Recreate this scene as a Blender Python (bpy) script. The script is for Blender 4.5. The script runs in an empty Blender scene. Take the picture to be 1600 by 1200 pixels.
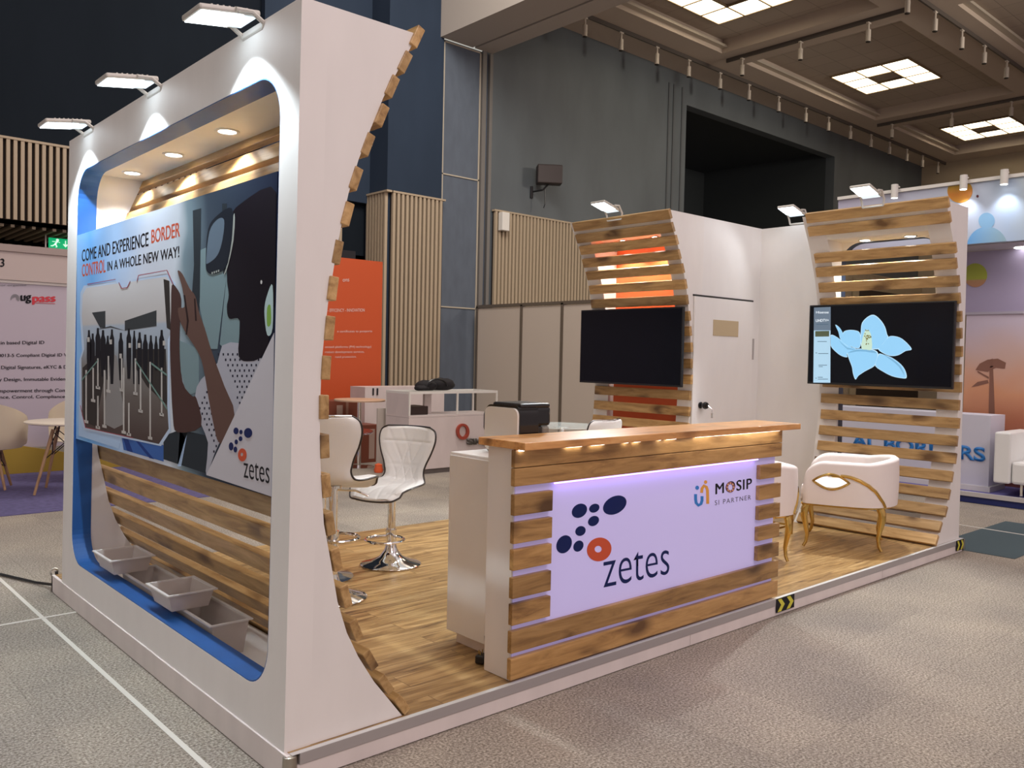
import bpy, bmesh, math, random
from mathutils import Vector, Matrix
random.seed(7)
PI = math.pi
SC = bpy.context.scene
COL = SC.collection

# ------------------------------------------------------------------ camera
CAM = Vector((-1.37, -2.654, 1.5))
FW = Vector((0.66694789, 0.74441204, -0.03211283))
RT = Vector((0.74508242, -0.66663934, 0.0210757))
UP = Vector((0.00571867, 0.0379831, 0.99926202))
FPX = 1330.59
cd = bpy.data.cameras.new('camera'); cam = bpy.data.objects.new('camera', cd); COL.objects.link(cam)
cd.sensor_fit = 'HORIZONTAL'; cd.sensor_width = 36; cd.lens = 36*FPX/1600; cd.clip_end = 200
m = Matrix((RT, UP, -FW)).transposed().to_4x4(); m.translation = CAM; cam.matrix_world = m
SC.camera = cam
def at(px, py, ax, val):
    """point of the place where the photograph's pixel meets the plane ax = val"""
    d = FW + RT*((px-800)/FPX) + UP*((600-py)/FPX); i = 'xyz'.index(ax)
    return CAM + d*((val-CAM[i])/d[i])

# ------------------------------------------------------------------ light and exposure
SC.view_settings.view_transform = 'Standard'; SC.view_settings.look = 'None'
SC.view_settings.exposure = 0.13; SC.view_settings.gamma = 1.0; SC.view_settings.use_curve_mapping = False
W = bpy.data.worlds.new('hall_light'); SC.world = W; W.use_nodes = True
nt = W.node_tree; nt.nodes.clear()
def N(t, kind, **kw):
    n = t.nodes.new(kind)
    for k, v in kw.items(): setattr(n, k, v)
    return n
tc = N(nt, 'ShaderNodeTexCoord'); sep = N(nt, 'ShaderNodeSeparateXYZ')
mr = N(nt, 'ShaderNodeMapRange'); mr.inputs[1].default_value = -1; mr.inputs[2].default_value = .6
mixc = N(nt, 'ShaderNodeMix', data_type='RGBA')
mixc.inputs[6].default_value = (0.57, 0.445, 0.445, 1)      # rest of the hall behind the camera, pinkish
mixc.inputs[7].default_value = (0.44, 0.43, 0.39, 1)      # towards the far hall
mr2 = N(nt, 'ShaderNodeMapRange'); mr2.inputs[1].default_value = -.1; mr2.inputs[2].default_value = .9
mr2.inputs[3].default_value = .75; mr2.inputs[4].default_value = 1.25
bg = N(nt, 'ShaderNodeBackground'); out = N(nt, 'ShaderNodeOutputWorld')
nt.links.new(tc.outputs['Generated'], sep.inputs[0]); nt.links.new(sep.outputs['Y'], mr.inputs[0])
nt.links.new(mr.outputs[0], mixc.inputs[0]); nt.links.new(sep.outputs['Z'], mr2.inputs[0])
nt.links.new(mixc.outputs[2], bg.inputs[0]); nt.links.new(mr2.outputs[0], bg.inputs[1]); nt.links.new(bg.outputs[0], out.inputs[0])

def lamp(kind, name, loc, energy, color=(1, 1, 1), aim=None, **kw):
    l = bpy.data.lights.new(name, kind); l.energy = energy; l.color = color
    for k, v in kw.items(): setattr(l, k, v)
    o = bpy.data.objects.new(name, l); COL.objects.link(o); o.location = loc
    if aim is not None:
        o.rotation_euler = (Vector(aim)-Vector(loc)).to_track_quat('-Z', 'Y').to_euler()
    return o
# unseen fill lamps added high up for light from the rest of the hall
lamp('AREA', 'hall_fill_lamp', (2.5, 1.5, 7.6), 90, (1.0, .95, .88), (2.5, 1.5, 0), shape='RECTANGLE', size=3, size_y=3)
lamp('AREA', 'hall_fill_lamp', (1.0, -6.5, 7.6), 260, (1.0, .86, .84), (2.0, 0, 0.5), shape='RECTANGLE', size=4, size_y=3)

lamp('AREA', 'hall_fill_lamp', (6.0, 4.5, 9.5), 420, (1.0, .93, .84), (7.5, 11, 3.0), shape='RECTANGLE', size=3, size_y=3)  # added to brighten the left part of the back wall
lamp('SPOT', 'hall_fill_lamp', (17.0, -3.0, 7.4), 2600, (1.0, .90, .76), (17.5, 11, 3.2), spot_size=math.radians(75), spot_blend=1, shadow_soft_size=1.0)  # added to brighten the far back wall, where the track spots are off

# ------------------------------------------------------------------ materials
MATS = {}
def mat(name, col, rough=.5, metal=0, emit=None, es=0, alpha=None, trans=0, spec=None, bump=0, bscale=80, coat=0):
    if name in MATS: return MATS[name]
    m_ = bpy.data.materials.new(name); m_.use_nodes = True; t = m_.node_tree; b = t.nodes['Principled BSDF']
    b.inputs['Base Color'].default_value = (*col, 1); b.inputs['Roughness'].default_value = rough
    b.inputs['Metallic'].default_value = metal
    if emit: b.inputs['Emission Color'].default_value = (*emit, 1); b.inputs['Emission Strength'].default_value = es
    if alpha is not None: b.inputs['Alpha'].default_value = alpha
    if trans: b.inputs['Transmission Weight'].default_value = trans
    if spec is not None: b.inputs['Specular IOR Level'].default_value = spec
    if coat: b.inputs['Coat Weight'].default_value = coat; b.inputs['Coat Roughness'].default_value = .1
    if bump:
        tcn = N(t, 'ShaderNodeTexCoord'); nz = N(t, 'ShaderNodeTexNoise'); nz.inputs['Scale'].default_value = bscale
        bp = N(t, 'ShaderNodeBump'); bp.inputs['Strength'].default_value = bump; bp.inputs['Distance'].default_value = .01
        t.links.new(tcn.outputs['Object'], nz.inputs[0]); t.links.new(nz.outputs[0], bp.inputs['Height']); t.links.new(bp.outputs[0], b.inputs['Normal'])
    MATS[name] = m_; return m_
def ramp(t, stops):
    r = N(t, 'ShaderNodeValToRGB'); e = r.color_ramp.elements
    while len(e) < len(stops): e.new(.5)
    for k, (p, c) in zip(e, stops): k.position = p; k.color = (*c, 1)
    return r
def painted(name, col, var=.04, rough=.55, scale=2.2):
    """hand painted board: faint roller marks and scuffs"""
    m_ = mat(name, col, rough); t = m_.node_tree; b = t.nodes['Principled BSDF']
    tcn = N(t, 'ShaderNodeTexCoord'); mp = N(t, 'ShaderNodeMapping'); mp.inputs['Scale'].default_value = (scale, scale, scale*.35)
    nz = N(t, 'ShaderNodeTexNoise'); nz.inputs['Scale'].default_value = 3; nz.inputs['Detail'].default_value = 6
    r = ramp(t, [(.3, tuple(c*(1-var) for c in col)), (.65, tuple(min(1, c*(1+var*.5)) for c in col))])
    t.links.new(tcn.outputs['Object'], mp.inputs[0]); t.links.new(mp.outputs[0], nz.inputs[0]); t.links.new(nz.outputs[0], r.inputs[0]); t.links.new(r.outputs[0], b.inputs['Base Color'])
    bp = N(t, 'ShaderNodeBump'); bp.inputs['Strength'].default_value = .025; bp.inputs['Distance'].default_value = .01
    t.links.new(nz.outputs[0], bp.inputs['Height']); t.links.new(bp.outputs[0], b.inputs['Normal'])
    return m_
def wood(name, light, mid, dark, axis=1, rough=.38, scale=1.0):
    m_ = mat(name, mid, rough); t = m_.node_tree; b = t.nodes['Principled BSDF']
    tcn = N(t, 'ShaderNodeTexCoord'); oi = N(t, 'ShaderNodeObjectInfo')
    vm = N(t, 'ShaderNodeVectorMath', operation='SCALE'); vm.inputs[3].default_value = 1
    cx = N(t, 'ShaderNodeCombineXYZ'); mul = N(t, 'ShaderNodeMath', operation='MULTIPLY'); mul.inputs[1].default_value = 57
    t.links.new(oi.outputs['Random'], mul.inputs[0])
    for i in range(3): t.links.new(mul.outputs[0], cx.inputs[i])
    add = N(t, 'ShaderNodeVectorMath', operation='ADD'); t.links.new(tcn.outputs['Object'], add.inputs[0]); t.links.new(cx.outputs[0], add.inputs[1])
    mp = N(t, 'ShaderNodeMapping'); s = [9*scale]*3; s[axis] = 1.1*scale; mp.inputs['Scale'].default_value = s
    t.links.new(add.outputs[0], mp.inputs[0])
    nz = N(t, 'ShaderNodeTexNoise'); nz.inputs['Scale'].default_value = 2.6; nz.inputs['Detail'].default_value = 9; nz.inputs['Distortion'].default_value = .7; nz.inputs['Roughness'].default_value = .62
    t.links.new(mp.outputs[0], nz.inputs[0])
    r = ramp(t, [(.3, dark), (.48, mid), (.68, light)]); t.links.new(nz.outputs[0], r.inputs[0])
    mp2 = N(t, 'ShaderNodeMapping'); s2 = [7*scale]*3; s2[axis] = 3.2*scale; mp2.inputs['Scale'].default_value = s2
    t.links.new(add.outputs[0], mp2.inputs[0])
    nd = N(t, 'ShaderNodeTexNoise'); nd.inputs['Scale'].default_value = 1.7; t.links.new(mp2.outputs[0], nd.inputs[0])
    mxv = N(t, 'ShaderNodeMix', data_type='VECTOR'); mxv.inputs[0].default_value = .18
    t.links.new(mp2.outputs[0], mxv.inputs[4]); t.links.new(nd.outputs[1], mxv.inputs[5])
    vo = N(t, 'ShaderNodeTexVoronoi'); vo.inputs['Scale'].default_value = 1.0; t.links.new(mxv.outputs[1], vo.inputs[0])
    kr = ramp(t, [(.15, (1, 1, 1)), (.38, (0, 0, 0))]); t.links.new(vo.outputs['Distance'], kr.inputs[0])
    nk = N(t, 'ShaderNodeTexNoise'); nk.inputs['Scale'].default_value = .9; t.links.new(mp2.outputs[0], nk.inputs[0])
    kk = ramp(t, [(.40, (0, 0, 0)), (.50, (1, 1, 1))]); t.links.new(nk.outputs[0], kk.inputs[0])
    km = N(t, 'ShaderNodeMath', operation='MULTIPLY'); t.links.new(kr.outputs[0], km.inputs[0]); t.links.new(kk.outputs[0], km.inputs[1])
    km2 = N(t, 'ShaderNodeMath', operation='MULTIPLY'); km2.inputs[1].default_value = .92; t.links.new(km.outputs[0], km2.inputs[0])
    mx = N(t, 'ShaderNodeMix', data_type='RGBA'); t.links.new(km2.outputs[0], mx.inputs[0]); t.links.new(r.outputs[0], mx.inputs[6])
    mx.inputs[7].default_value = (dark[0]*.45, dark[1]*.4, dark[2]*.4, 1)
    # each board a little lighter or darker
    hv = N(t, 'ShaderNodeHueSaturation'); mrr = N(t, 'ShaderNodeMapRange'); mrr.inputs[3].default_value = .8; mrr.inputs[4].default_value = 1.2
    t.links.new(oi.outputs['Random'], mrr.inputs[0]); t.links.new(mrr.outputs[0], hv.inputs['Value']); t.links.new(mx.outputs[2], hv.inputs['Color'])
    t.links.new(hv.outputs[0], b.inputs['Base Color'])
    bp = N(t, 'ShaderNodeBump'); bp.inputs['Strength'].default_value = .12; bp.inputs['Distance'].default_value = .01
    t.links.new(nz.outputs[0], bp.inputs['Height']); t.links.new(bp.outputs[0], b.inputs['Normal'])
    return m_

WHITE = painted('white_painted_board', (.80, .78, .76), .03)
WHITE2 = painted('white_closet_board', (.80, .79, .78), .02)
CREAM = painted('cream_lining_board', (.84, .82, .76), .03)
BLUE = painted('blue_paint', (.010, .085, .30), .15, .5)
RIMSHADE = painted('shaded_blue_paint', (.02, .035, .07), .1, .5)  # the same blue rim seen dark, its shade put into the colour
SLAT = wood('varnished_pine', (.56, .37, .17), (.43, .265, .105), (.24, .13, .048), 1)
SLATX = wood('varnished_pine_board', (.52, .31, .12), (.38, .215, .075), (.20, .10, .035), 0)
TOPW = wood('counter_top_wood', (.80, .46, .19), (.68, .34, .12), (.42, .19, .06), 0, .3)
CHROME = mat('chrome', (.85, .85, .86), .08, 1)
GOLD = mat('polished_gold', (.62, .42, .13), .16, 1)
BLACK = mat('black_plastic', (.012, .012, .014), .3)
GLOSSB = mat('gloss_black', (.008, .008, .01), .08)
LEATHER = mat('white_leatherette', (.84, .85, .84), .38, bump=.05, bscale=200)
PIPING = mat('dark_piping', (.03, .022, .02), .4)
VELVET = mat('blush_white_velvet', (.80, .73, .70), .8)
ALU = mat('aluminium', (.55, .53, .50), .35, 1)
PLWHITE = mat('white_plastic', (.80, .78, .73), .35)
NAVY = mat('navy_ink', (.008, .018, .10), .5, spec=.15)
REDI = mat('vermilion_ink', (.60, .10, .045), .5, spec=.15)
BLK = mat('black_ink', (.012, .012, .016), .5, spec=.15)
GLASSM = mat('clear_glass', (.85, .95, .93), .03, alpha=.22, spec=.8)

# ------------------------------------------------------------------ object helpers
ORG = {}
def empty(name, loc, label, cat, group=None, rz=0):
    o = bpy.data.objects.new(name, None); COL.objects.link(o); o.empty_display_size = .1
    o.location = loc; o.rotation_euler = (0, 0, rz); ORG[o.name] = Vector(loc)
    o['label'] = label; o['category'] = cat
    if group: o['group'] = group
    return o
def retag(o, label=None, cat=None, group=None, kind=None):
    for k, v in (('label', label), ('category', cat), ('group', group), ('kind', kind)):
        if v is not None: o[k] = v
    return o
def make(name, bm, mt, parent=None, label=None, smooth=False, origin=None):
    """bm holds place coordinates; the object's origin goes to its middle"""
    if len(bm.verts) == 0: bm.free(); return None
    if smooth:
        for f in bm.faces: f.smooth = True
    co = [v.co for v in bm.verts]
    if origin is None:
        lo = Vector([min(c[i] for c in co) for i in range(3)]); hi = Vector([max(c[i] for c in co) for i in range(3)]); origin = (lo+hi)/2
    origin = Vector(origin)
    bmesh.ops.translate(bm, verts=bm.verts, vec=-origin)
    bmesh.ops.recalc_face_normals(bm, faces=bm.faces)
    me = bpy.data.meshes.new(name); bm.to_mesh(me); bm.free()
    if isinstance(mt, (list, tuple)):
        for q in mt: me.materials.append(q)
    else: me.materials.append(mt)
    o = bpy.data.objects.new(name, me); COL.objects.link(o)
    if parent: o.parent = parent; o.location = origin-ORG[parent.name]
    else: o.location = origin
    ORG[o.name] = origin
    if label: o['label'] = label
    if smooth and len(me.polygons) < 60000:
        try: me.set_sharp_from_angle(angle=math.radians(40))
        except Exception: pass
    return o
def thing(name, bm, mt, label, cat, group=None, **kw):
    return retag(make(name, bm, mt, **kw), label, cat, group)
def struct(name, bm, mt, parent=None, **kw):
    o = make(name, bm, mt, parent, **kw)
    if parent is None: o['kind'] = 'structure'
    return o
def nb(): return bmesh.new()
def box(bm, x0, x1, y0, y1, z0, z1, bev=0, mtx=None):
    vs = [bm.verts.new((x, y, z)) for x in (x0, x1) for y in (y0, y1) for z in (z0, z1)]
    F = [(0, 1, 3, 2), (4, 6, 7, 5), (0, 4, 5, 1), (2, 3, 7, 6), (0, 2, 6, 4), (1, 5, 7, 3)]
    fs = [bm.faces.new([vs[i] for i in f]) for f in F]
    if mtx is not None: bmesh.ops.transform(bm, matrix=mtx, verts=vs)
    if bev:
        es = list({e for f in fs for e in f.edges}); bmesh.ops.bevel(bm, geom=es, offset=bev, segments=2, affect='EDGES', profile=.5)
    return bm
def B(*a, **k): return box(nb(), *a, **k)
def prism(bm, pts, nrm):
    """closed flat outline pts (3D) pushed along nrm"""
    nrm = Vector(nrm); a = [bm.verts.new(p) for p in pts]; b = [bm.verts.new(Vector(p)+nrm) for p in pts]
    bm.faces.new(a); bm.faces.new(b[::-1]); n = len(a)
    for i in range(n): bm.faces.new((a[i], b[i], b[(i+1) % n], a[(i+1) % n]))
    return bm
def tube(bm, pts, rad, seg=10, closed=False, caps=True):
    pts = [Vector(p) for p in pts]; n = len(pts); rr = rad if isinstance(rad, (list, tuple)) else [rad]*n
    rings = []; prev = None
    for i in range(n):
        if closed: t = (pts[(i+1) % n]-pts[i-1])
        else: t = pts[min(i+1, n-1)]-pts[max(i-1, 0)]
        t.normalize()
        if prev is None:
            a = t.orthogonal().normalized()
        else:
            a = (prev-t*prev.dot(t)); a = a.normalized() if a.length > 1e-6 else t.orthogonal().normalized()
        prev = a; b = t.cross(a)
        rings.append([bm.verts.new(pts[i]+(a*math.cos(2*PI*k/seg)+b*math.sin(2*PI*k/seg))*rr[i]) for k in range(seg)])
    m_ = n if closed else n-1
    for i in range(m_):
        r0, r1 = rings[i], rings[(i+1) % n]
        for k in range(seg): bm.faces.new((r0[k], r0[(k+1) % seg], r1[(k+1) % seg], r1[k]))
    if not closed and caps: bm.faces.new(rings[0][::-1]); bm.faces.new(rings[-1])
    return bm
def lathe(bm, prof, c=(0, 0, 0), seg=32):
    c = Vector(c); rings = []
    for r, z in prof:
        rings.append([bm.verts.new(c+Vector((r*math.cos(2*PI*k/seg), r*math.sin(2*PI*k/seg), z))) for k in range(seg)] if r > 1e-5 else [bm.verts.new(c+Vector((0, 0, z)))])
    for a, b in zip(rings, rings[1:]):
        for k in range(seg):
            k2 = (k+1) % seg
            if len(a) == 1 and len(b) == 1: continue
            if len(a) == 1: bm.faces.new((a[0], b[k], b[k2]))
            elif len(b) == 1: bm.faces.new((a[k], a[k2], b[0]))
            else: bm.faces.new((a[k], a[k2], b[k2], b[k]))
    for r in (rings[0], rings[-1]):
        if len(r) > 1: bm.faces.new(r)
    return bm
def text_bm(s, bold=0.0, spacing=1.0, flat=False):
    cu = bpy.data.curves.new('t', 'FONT'); cu.body = s; cu.size = 1; cu.offset = 0 if flat and bold > 0 else bold; cu.space_character = spacing; cu.extrude = 0; cu.resolution_u = 6
    o = bpy.data.objects.new('t', cu); COL.objects.link(o)
    dg = bpy.context.evaluated_depsgraph_get(); dg.update()
    me = bpy.data.meshes.new_from_object(o.evaluated_get(dg)); bm = nb(); bm.from_mesh(me)
    if bold > 0 and flat:                                            # heavier strokes: the outline set again a little to each side
        for dx, dy in ((bold, bold*.4), (-bold, -bold*.4)):
            n0 = len(bm.verts); bm.from_mesh(me); bm.verts.ensure_lookup_table()
            for v in bm.verts[n0:]: v.co.x += dx; v.co.y += dy; v.co.z += (1 if dx > 0 else 2)
    bpy.data.objects.remove(o); bpy.data.curves.remove(cu); bpy.data.meshes.remove(me)
    return bm
def lettering(s, p00, p10, p01, mt, parent, depth=.002, name='lettering', bold=.0, spacing=1.0, top=None, nrm=None, label=None, bm_to=None):
    """fit the text s into the box with corners p00 (low left), p10 (low right), p01 (top left)"""
    flat = depth <= .002; bm = text_bm(s, bold, spacing, flat); p00, p10, p01 = Vector(p00), Vector(p10), Vector(p01)
    xs = [v.co.x for v in bm.verts]; ys = [v.co.y for v in bm.verts]
    x0, x1, y0, y1 = min(xs), max(xs), min(ys), max(ys)
    ux = (p10-p00)/(x1-x0); uy = (p01-p00)/(y1-y0)
    n = ux.cross(uy).normalized()
    for v in bm.verts: v.co = p00+ux*(v.co.x-x0)+uy*(v.co.y-y0)+n*(depth*.5+v.co.z*.0001)
    if not flat:
        g = bmesh.ops.extrude_face_region(bm, geom=bm.faces[:]); bmesh.ops.translate(bm, verts=[e for e in g['geom'] if isinstance(e, bmesh.types.BMVert)], vec=n*depth)
    if bm_to is not None:
        me = bpy.data.meshes.new('x'); bm.to_mesh(me); bm.free(); bm_to.from_mesh(me); bpy.data.meshes.remove(me); return None
    return make(name, bm, mt, parent, label)
def disc(c, u, v, n=32, a0=0, a1=2*PI):
    c, u, v = Vector(c), Vector(u), Vector(v)
    k = n if abs(a1-a0-2*PI) < 1e-6 else n+1
    return [c+u*math.cos(a0+(a1-a0)*i/n)+v*math.sin(a0+(a1-a0)*i/n) for i in range(k)]
def ring(bm, c, u, v, inner, nrm, n=40):
    c, u, v, nrm = Vector(c), Vector(u), Vector(v), Vector(nrm)
    o = disc(c, u, v, n); i_ = disc(c, u*inner, v*inner, n); L = []
    for P in (o, i_): L.append(([bm.verts.new(p) for p in P], [bm.verts.new(p+nrm) for p in P]))
    (oa, ob), (ia, ib) = L
    for k in range(n):
        j = (k+1) % n
        bm.faces.new((oa[k], oa[j], ia[j], ia[k])); bm.faces.new((ob[k], ib[k], ib[j], ob[j]))
        bm.faces.new((oa[k], ob[k], ob[j], oa[j])); bm.faces.new((ia[k], ia[j], ib[j], ib[k]))
    return bm
def copy_tree(o, parent=None):
    c = o.copy(); COL.objects.link(c); c.parent = parent; ORG[c.name] = ORG.get(o.name, Vector())
    for ch in list(o.children): copy_tree(ch, c)
    return c

# ------------------------------------------------------------------ the hall
WY = 11.0; CZ = 8.85
# carpet tiles
CARPET = mat('speckled_carpet', (.2, .18, .16), .95); t = CARPET.node_tree; b = t.nodes['Principled BSDF']
tcn = N(t, 'ShaderNodeTexCoord'); n1 = N(t, 'ShaderNodeTexNoise'); n1.inputs['Scale'].default_value = 95; n1.inputs['Detail'].default_value = 5; n1.inputs['Roughness'].default_value = .7
r1 = ramp(t, [(.36, (.15, .125, .10)), (.5, (.34, .30, .25)), (.66, (.62, .56, .49))])
n2 = N(t, 'ShaderNodeTexNoise'); n2.inputs['Scale'].default_value = 1.4; n2.inputs['Detail'].default_value = 4
r2 = ramp(t, [(.3, (.78, .78, .8)), (.7, (1.1, 1.08, 1.04))])
br = N(t, 'ShaderNodeTexBrick'); br.offset = 0; br.inputs['Scale'].default_value = 1; br.inputs['Brick Width'].default_value = .5; br.inputs['Row Height'].default_value = .5
br.inputs['Mortar Size'].default_value = .003; br.inputs['Color1'].default_value = (1, 1, 1, 1); br.inputs['Color2'].default_value = (.88, .88, .89, 1); br.inputs['Mortar'].default_value = (.8, .8, .8, 1)
mu = N(t, 'ShaderNodeMix', data_type='RGBA', blend_type='MULTIPLY'); mu.inputs[0].default_value = 1
mu2 = N(t, 'ShaderNodeMix', data_type='RGBA', blend_type='MULTIPLY'); mu2.inputs[0].default_value = 1
for n_ in (n1, n2, br): t.links.new(tcn.outputs['Object'], n_.inputs[0])
t.links.new(n1.outputs[0], r1.inputs[0]); t.links.new(n2.outputs[0], r2.inputs[0])
t.links.new(r1.outputs[0], mu.inputs[6]); t.links.new(r2.outputs[0], mu.inputs[7]); t.links.new(mu.outputs[2], mu2.inputs[6]); t.links.new(br.outputs[0], mu2.inputs[7])
t.links.new(mu2.outputs[2], b.inputs['Base Color'])
bp = N(t, 'ShaderNodeBump'); bp.inputs['Strength'].default_value = .35; bp.inputs['Distance'].default_value = .01; t.links.new(n1.outputs[0], bp.inputs['Height']); t.links.new(bp.outputs[0], b.inputs['Normal'])
struct('floor', B(-9, 36, -9, 15, -.2, 0), CARPET, origin=(0, 0, 0))

WALLB = painted('blue_grey_wall', (.115, .135, .150), .12, .6, .5)
WALLD = painted('dark_slate_wall', (.012, .017, .024), .1, .9, .5); WALLD.node_tree.nodes['Principled BSDF'].inputs['Specular IOR Level'].default_value = .1
WALLN = painted('navy_wall', (.030, .046, .075), .1, .8, .5); WALLN.node_tree.nodes['Principled BSDF'].inputs['Specular IOR Level'].default_value = .15
RECESS = mat('stage_black', (.045, .055, .06), .8)
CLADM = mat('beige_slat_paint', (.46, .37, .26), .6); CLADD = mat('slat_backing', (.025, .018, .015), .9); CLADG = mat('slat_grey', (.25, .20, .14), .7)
CEILM = mat('ceiling_plaster', (.58, .49, .41), .85); CEILE = mat('pale_trim', (.52, .46, .38), .6)
# back wall: lower run, recess opening 16.7..24.5
bm = nb(); box(bm, 10.1, 16.72, WY, WY+.3, 0, 9.2); box(bm, 24.5, 31.2, WY, WY+.3, 0, 9.2); box(bm, 16.72, 24.5, WY, WY+.3, 8.1, 9.2)
struct('wall_back', bm, WALLB)
bm = nb(); box(bm, 16.4, 24.8, WY+5.0, WY+5.2, 0, 8.6); box(bm, 16.5, 16.72, WY+.3, WY+5, 0, 8.6); box(bm, 24.5, 24.7, WY+.3, WY+5, 0, 8.6); box(bm, 16.5, 24.7, WY+.3, WY+5.2, 8.3, 8.5)
struct('wall_recess', bm, RECESS)
bm = nb(); box(bm, 7.6, 8.88, WY, WY+.8, 0, 12); struct('wall_pillar', bm, WALLN)
bm = nb(); box(bm, -12, 7.6, 11.75, 12, 3.3, 16); struct('wall_left_back', bm, WALLD)
bm = nb(); box(bm, 5.4, 7.595, 11.6, 11.74, 4.4, 13); struct('wall_side_bay', bm, WALLN)
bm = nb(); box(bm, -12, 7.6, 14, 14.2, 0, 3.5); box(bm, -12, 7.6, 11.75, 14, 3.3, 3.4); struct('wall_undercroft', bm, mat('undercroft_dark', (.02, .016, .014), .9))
bm = nb(); box(bm, 31, 31.3, -9, 11.3, 0, 9.2); struct('wall_right', bm, mat('cream_wall', (.55, .46, .33), .8))
# folding partition panels stacked beside the pillar
bm = nb(); box(bm, 8.9, 9.86, WY+.05, WY+.2, 0, 7.75); box(bm, 9.86, 10.16, WY+.06, WY+.3, 0, 7.75)
struct('door_1', bm, painted('partition_fabric', (.11, .135, .175), .1, .7))
bm = nb()
for z in (2.46, 5.10, 7.70): box(bm, 8.9, 9.86, WY+.03, WY+.06, z, z+.025)
for x in (8.9, 9.83): box(bm, x, x+.03, WY+.03, WY+.06, 0, 7.73)
struct('trim_1', bm, mat('pale_partition_edge', (.5, .45, .36), .5))
bm = nb()
for x, w in ((9.87, .10), (10.06, .08)): box(bm, x, x+w, WY-.02, WY+.05, 0, 7.75)
struct('trim_2', bm, mat('partition_post', (.20, .19, .18), .5, .3))
bm = nb()
for x in (15.95, 16.15, 16.5): box(bm, x, x+.05, WY-.02, WY, 4.5, 8.5)
struct('trim_3', bm, mat('post_dark', (.09, .10, .11), .6))
# slatted timber cladding
def cladding(name, x0, x1, y, z0, z1, step=.10, w=.055, cap=True, cm=CLADM):
    r = empty(name, ((x0+x1)/2, y, z0), '', ''); del r['label'], r['category']; r['kind'] = 'structure'
    bm = nb(); k = x0+.01
    while k < x1-.03: box(bm, k, k+w, y-.06, y, z0, z1); k += step
    make('slats', bm, cm, r); make('backing', B(x0, x1, y, y+.03, z0, z1), CLADD, r)
    if cap: make('cap_rail', B(x0-.02, x1+.02, y-.07, y+.03, z1, z1+.035), CLADM, r)
    return r
cladding('trim_4', 10.20, 31, WY-.05, 0, 4.52)
cladding('trim_5', 7.66, 8.88, WY-.05, 0, 4.54)
cladding('trim_6', 4.5, 7.0, 11.6, 0, 4.40)
cladding('trim_7', -6, 4.4, 11.68, 3.36, 4.52, .094, .048)
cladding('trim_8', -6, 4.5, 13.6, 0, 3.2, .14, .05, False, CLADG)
# return of the cladding round the pillar
r = empty('trim_9', (7.6, 11.3, 0), '', ''); del r['label'], r['category']; r['kind'] = 'structure'
bm = nb(); k = WY-.03
while k < 11.6: box(bm, 7.54, 7.60, k, k+.055, 0, 4.54); k += .1
make('slats', bm, CLADM, r); make('cap_rail', B(7.52, 7.66, WY-.12, 11.62, 4.54, 4.575), CLADM, r)
bm = nb(); k = -5.9                                        # soffit battens under the overhang
while k < 4.4: box(bm, k, k+.05, 11.75, 13.6, 3.26, 3.31); k += .14
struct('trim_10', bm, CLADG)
# beam of the movable wall
bm = nb(); box(bm, 8.79, 9.60, -6, WY, 7.75, 9.4); box(bm, 9.66, 10.12, -6, WY, 7.75, 9.2); box(bm, 9.60, 9.66, -6, WY, 7.85, 8.2)
struct('ceiling_beam', bm, mat('beam_plaster', (.50, .45, .40), .8))
bm = nb(); box(bm, 9.60, 9.66, -6, WY, 7.80, 7.85); struct('trim_11', bm, BLACK)
# right hall ceiling with coffers
coffers = [(11.2, 16.0), (17.0, 23.95), (25.1, 29.95)]; rows = [(5.65, 9.45), (.9, 4.5), (-3.8, -.2)]
bm = nb(); xs = [10.12]+[v for c in coffers for v in c]+[31]; ys = [-6]+[v for c in rows[::-1] for v in c]+[WY]
for i in range(len(xs)-1):
    for j in range(len(ys)-1):
        if i % 2 == 1 and j % 2 == 1: continue
        box(bm, xs[i], xs[i+1], ys[j], ys[j+1], CZ, CZ+.35)
struct('ceiling', bm, CEILM)
TILE = mat('ceiling_tile', (.36, .30, .25), .9); t = TILE.node_tree; b = t.nodes['Principled BSDF']
tcn = N(t, 'ShaderNodeTexCoord'); br = N(t, 'ShaderNodeTexBrick'); br.offset = 0; br.inputs['Scale'].default_value = 1; br.inputs['Brick Width'].default_value = .68; br.inputs['Row Height'].default_value = .68
br.inputs['Mortar Size'].default_value = .008; br.inputs['Color1'].default_value = (.54, .46, .385, 1); br.inputs['Color2'].default_value = (.50, .43, .36, 1); br.inputs['Mortar'].default_value = (.32, .27, .22, 1)
t.links.new(tcn.outputs['Object'], br.inputs[0]); t.links.new(br.outputs[0], b.inputs['Base Color'])
bm = nb()
for a in coffers:
    for c in rows: box(bm, a[0]-.05, a[1]+.05, c[0]-.05, c[1]+.05, 9.16, 9.25)
struct('ceiling_tiles', bm, TILE)
bm = nb()                                                   # pale cove strips inside the coffers
for a in coffers:
    for c in rows:
        box(bm, a[0], a[1], c[1]-.14, c[1], CZ+.10, CZ+.16); box(bm, a[0], a[0]+.14, c[0], c[1]-.14, CZ+.10, CZ+.16)
struct('trim_12', bm, CEILE)
TLIT = mat('lit_ceiling_tile', (.9, .85, .7), .5, emit=(1.0, .86, .62), es=3.6)
FRM = mat('grid_frame', (.30, .22, .13), .6)
CY = 7.87
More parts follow.
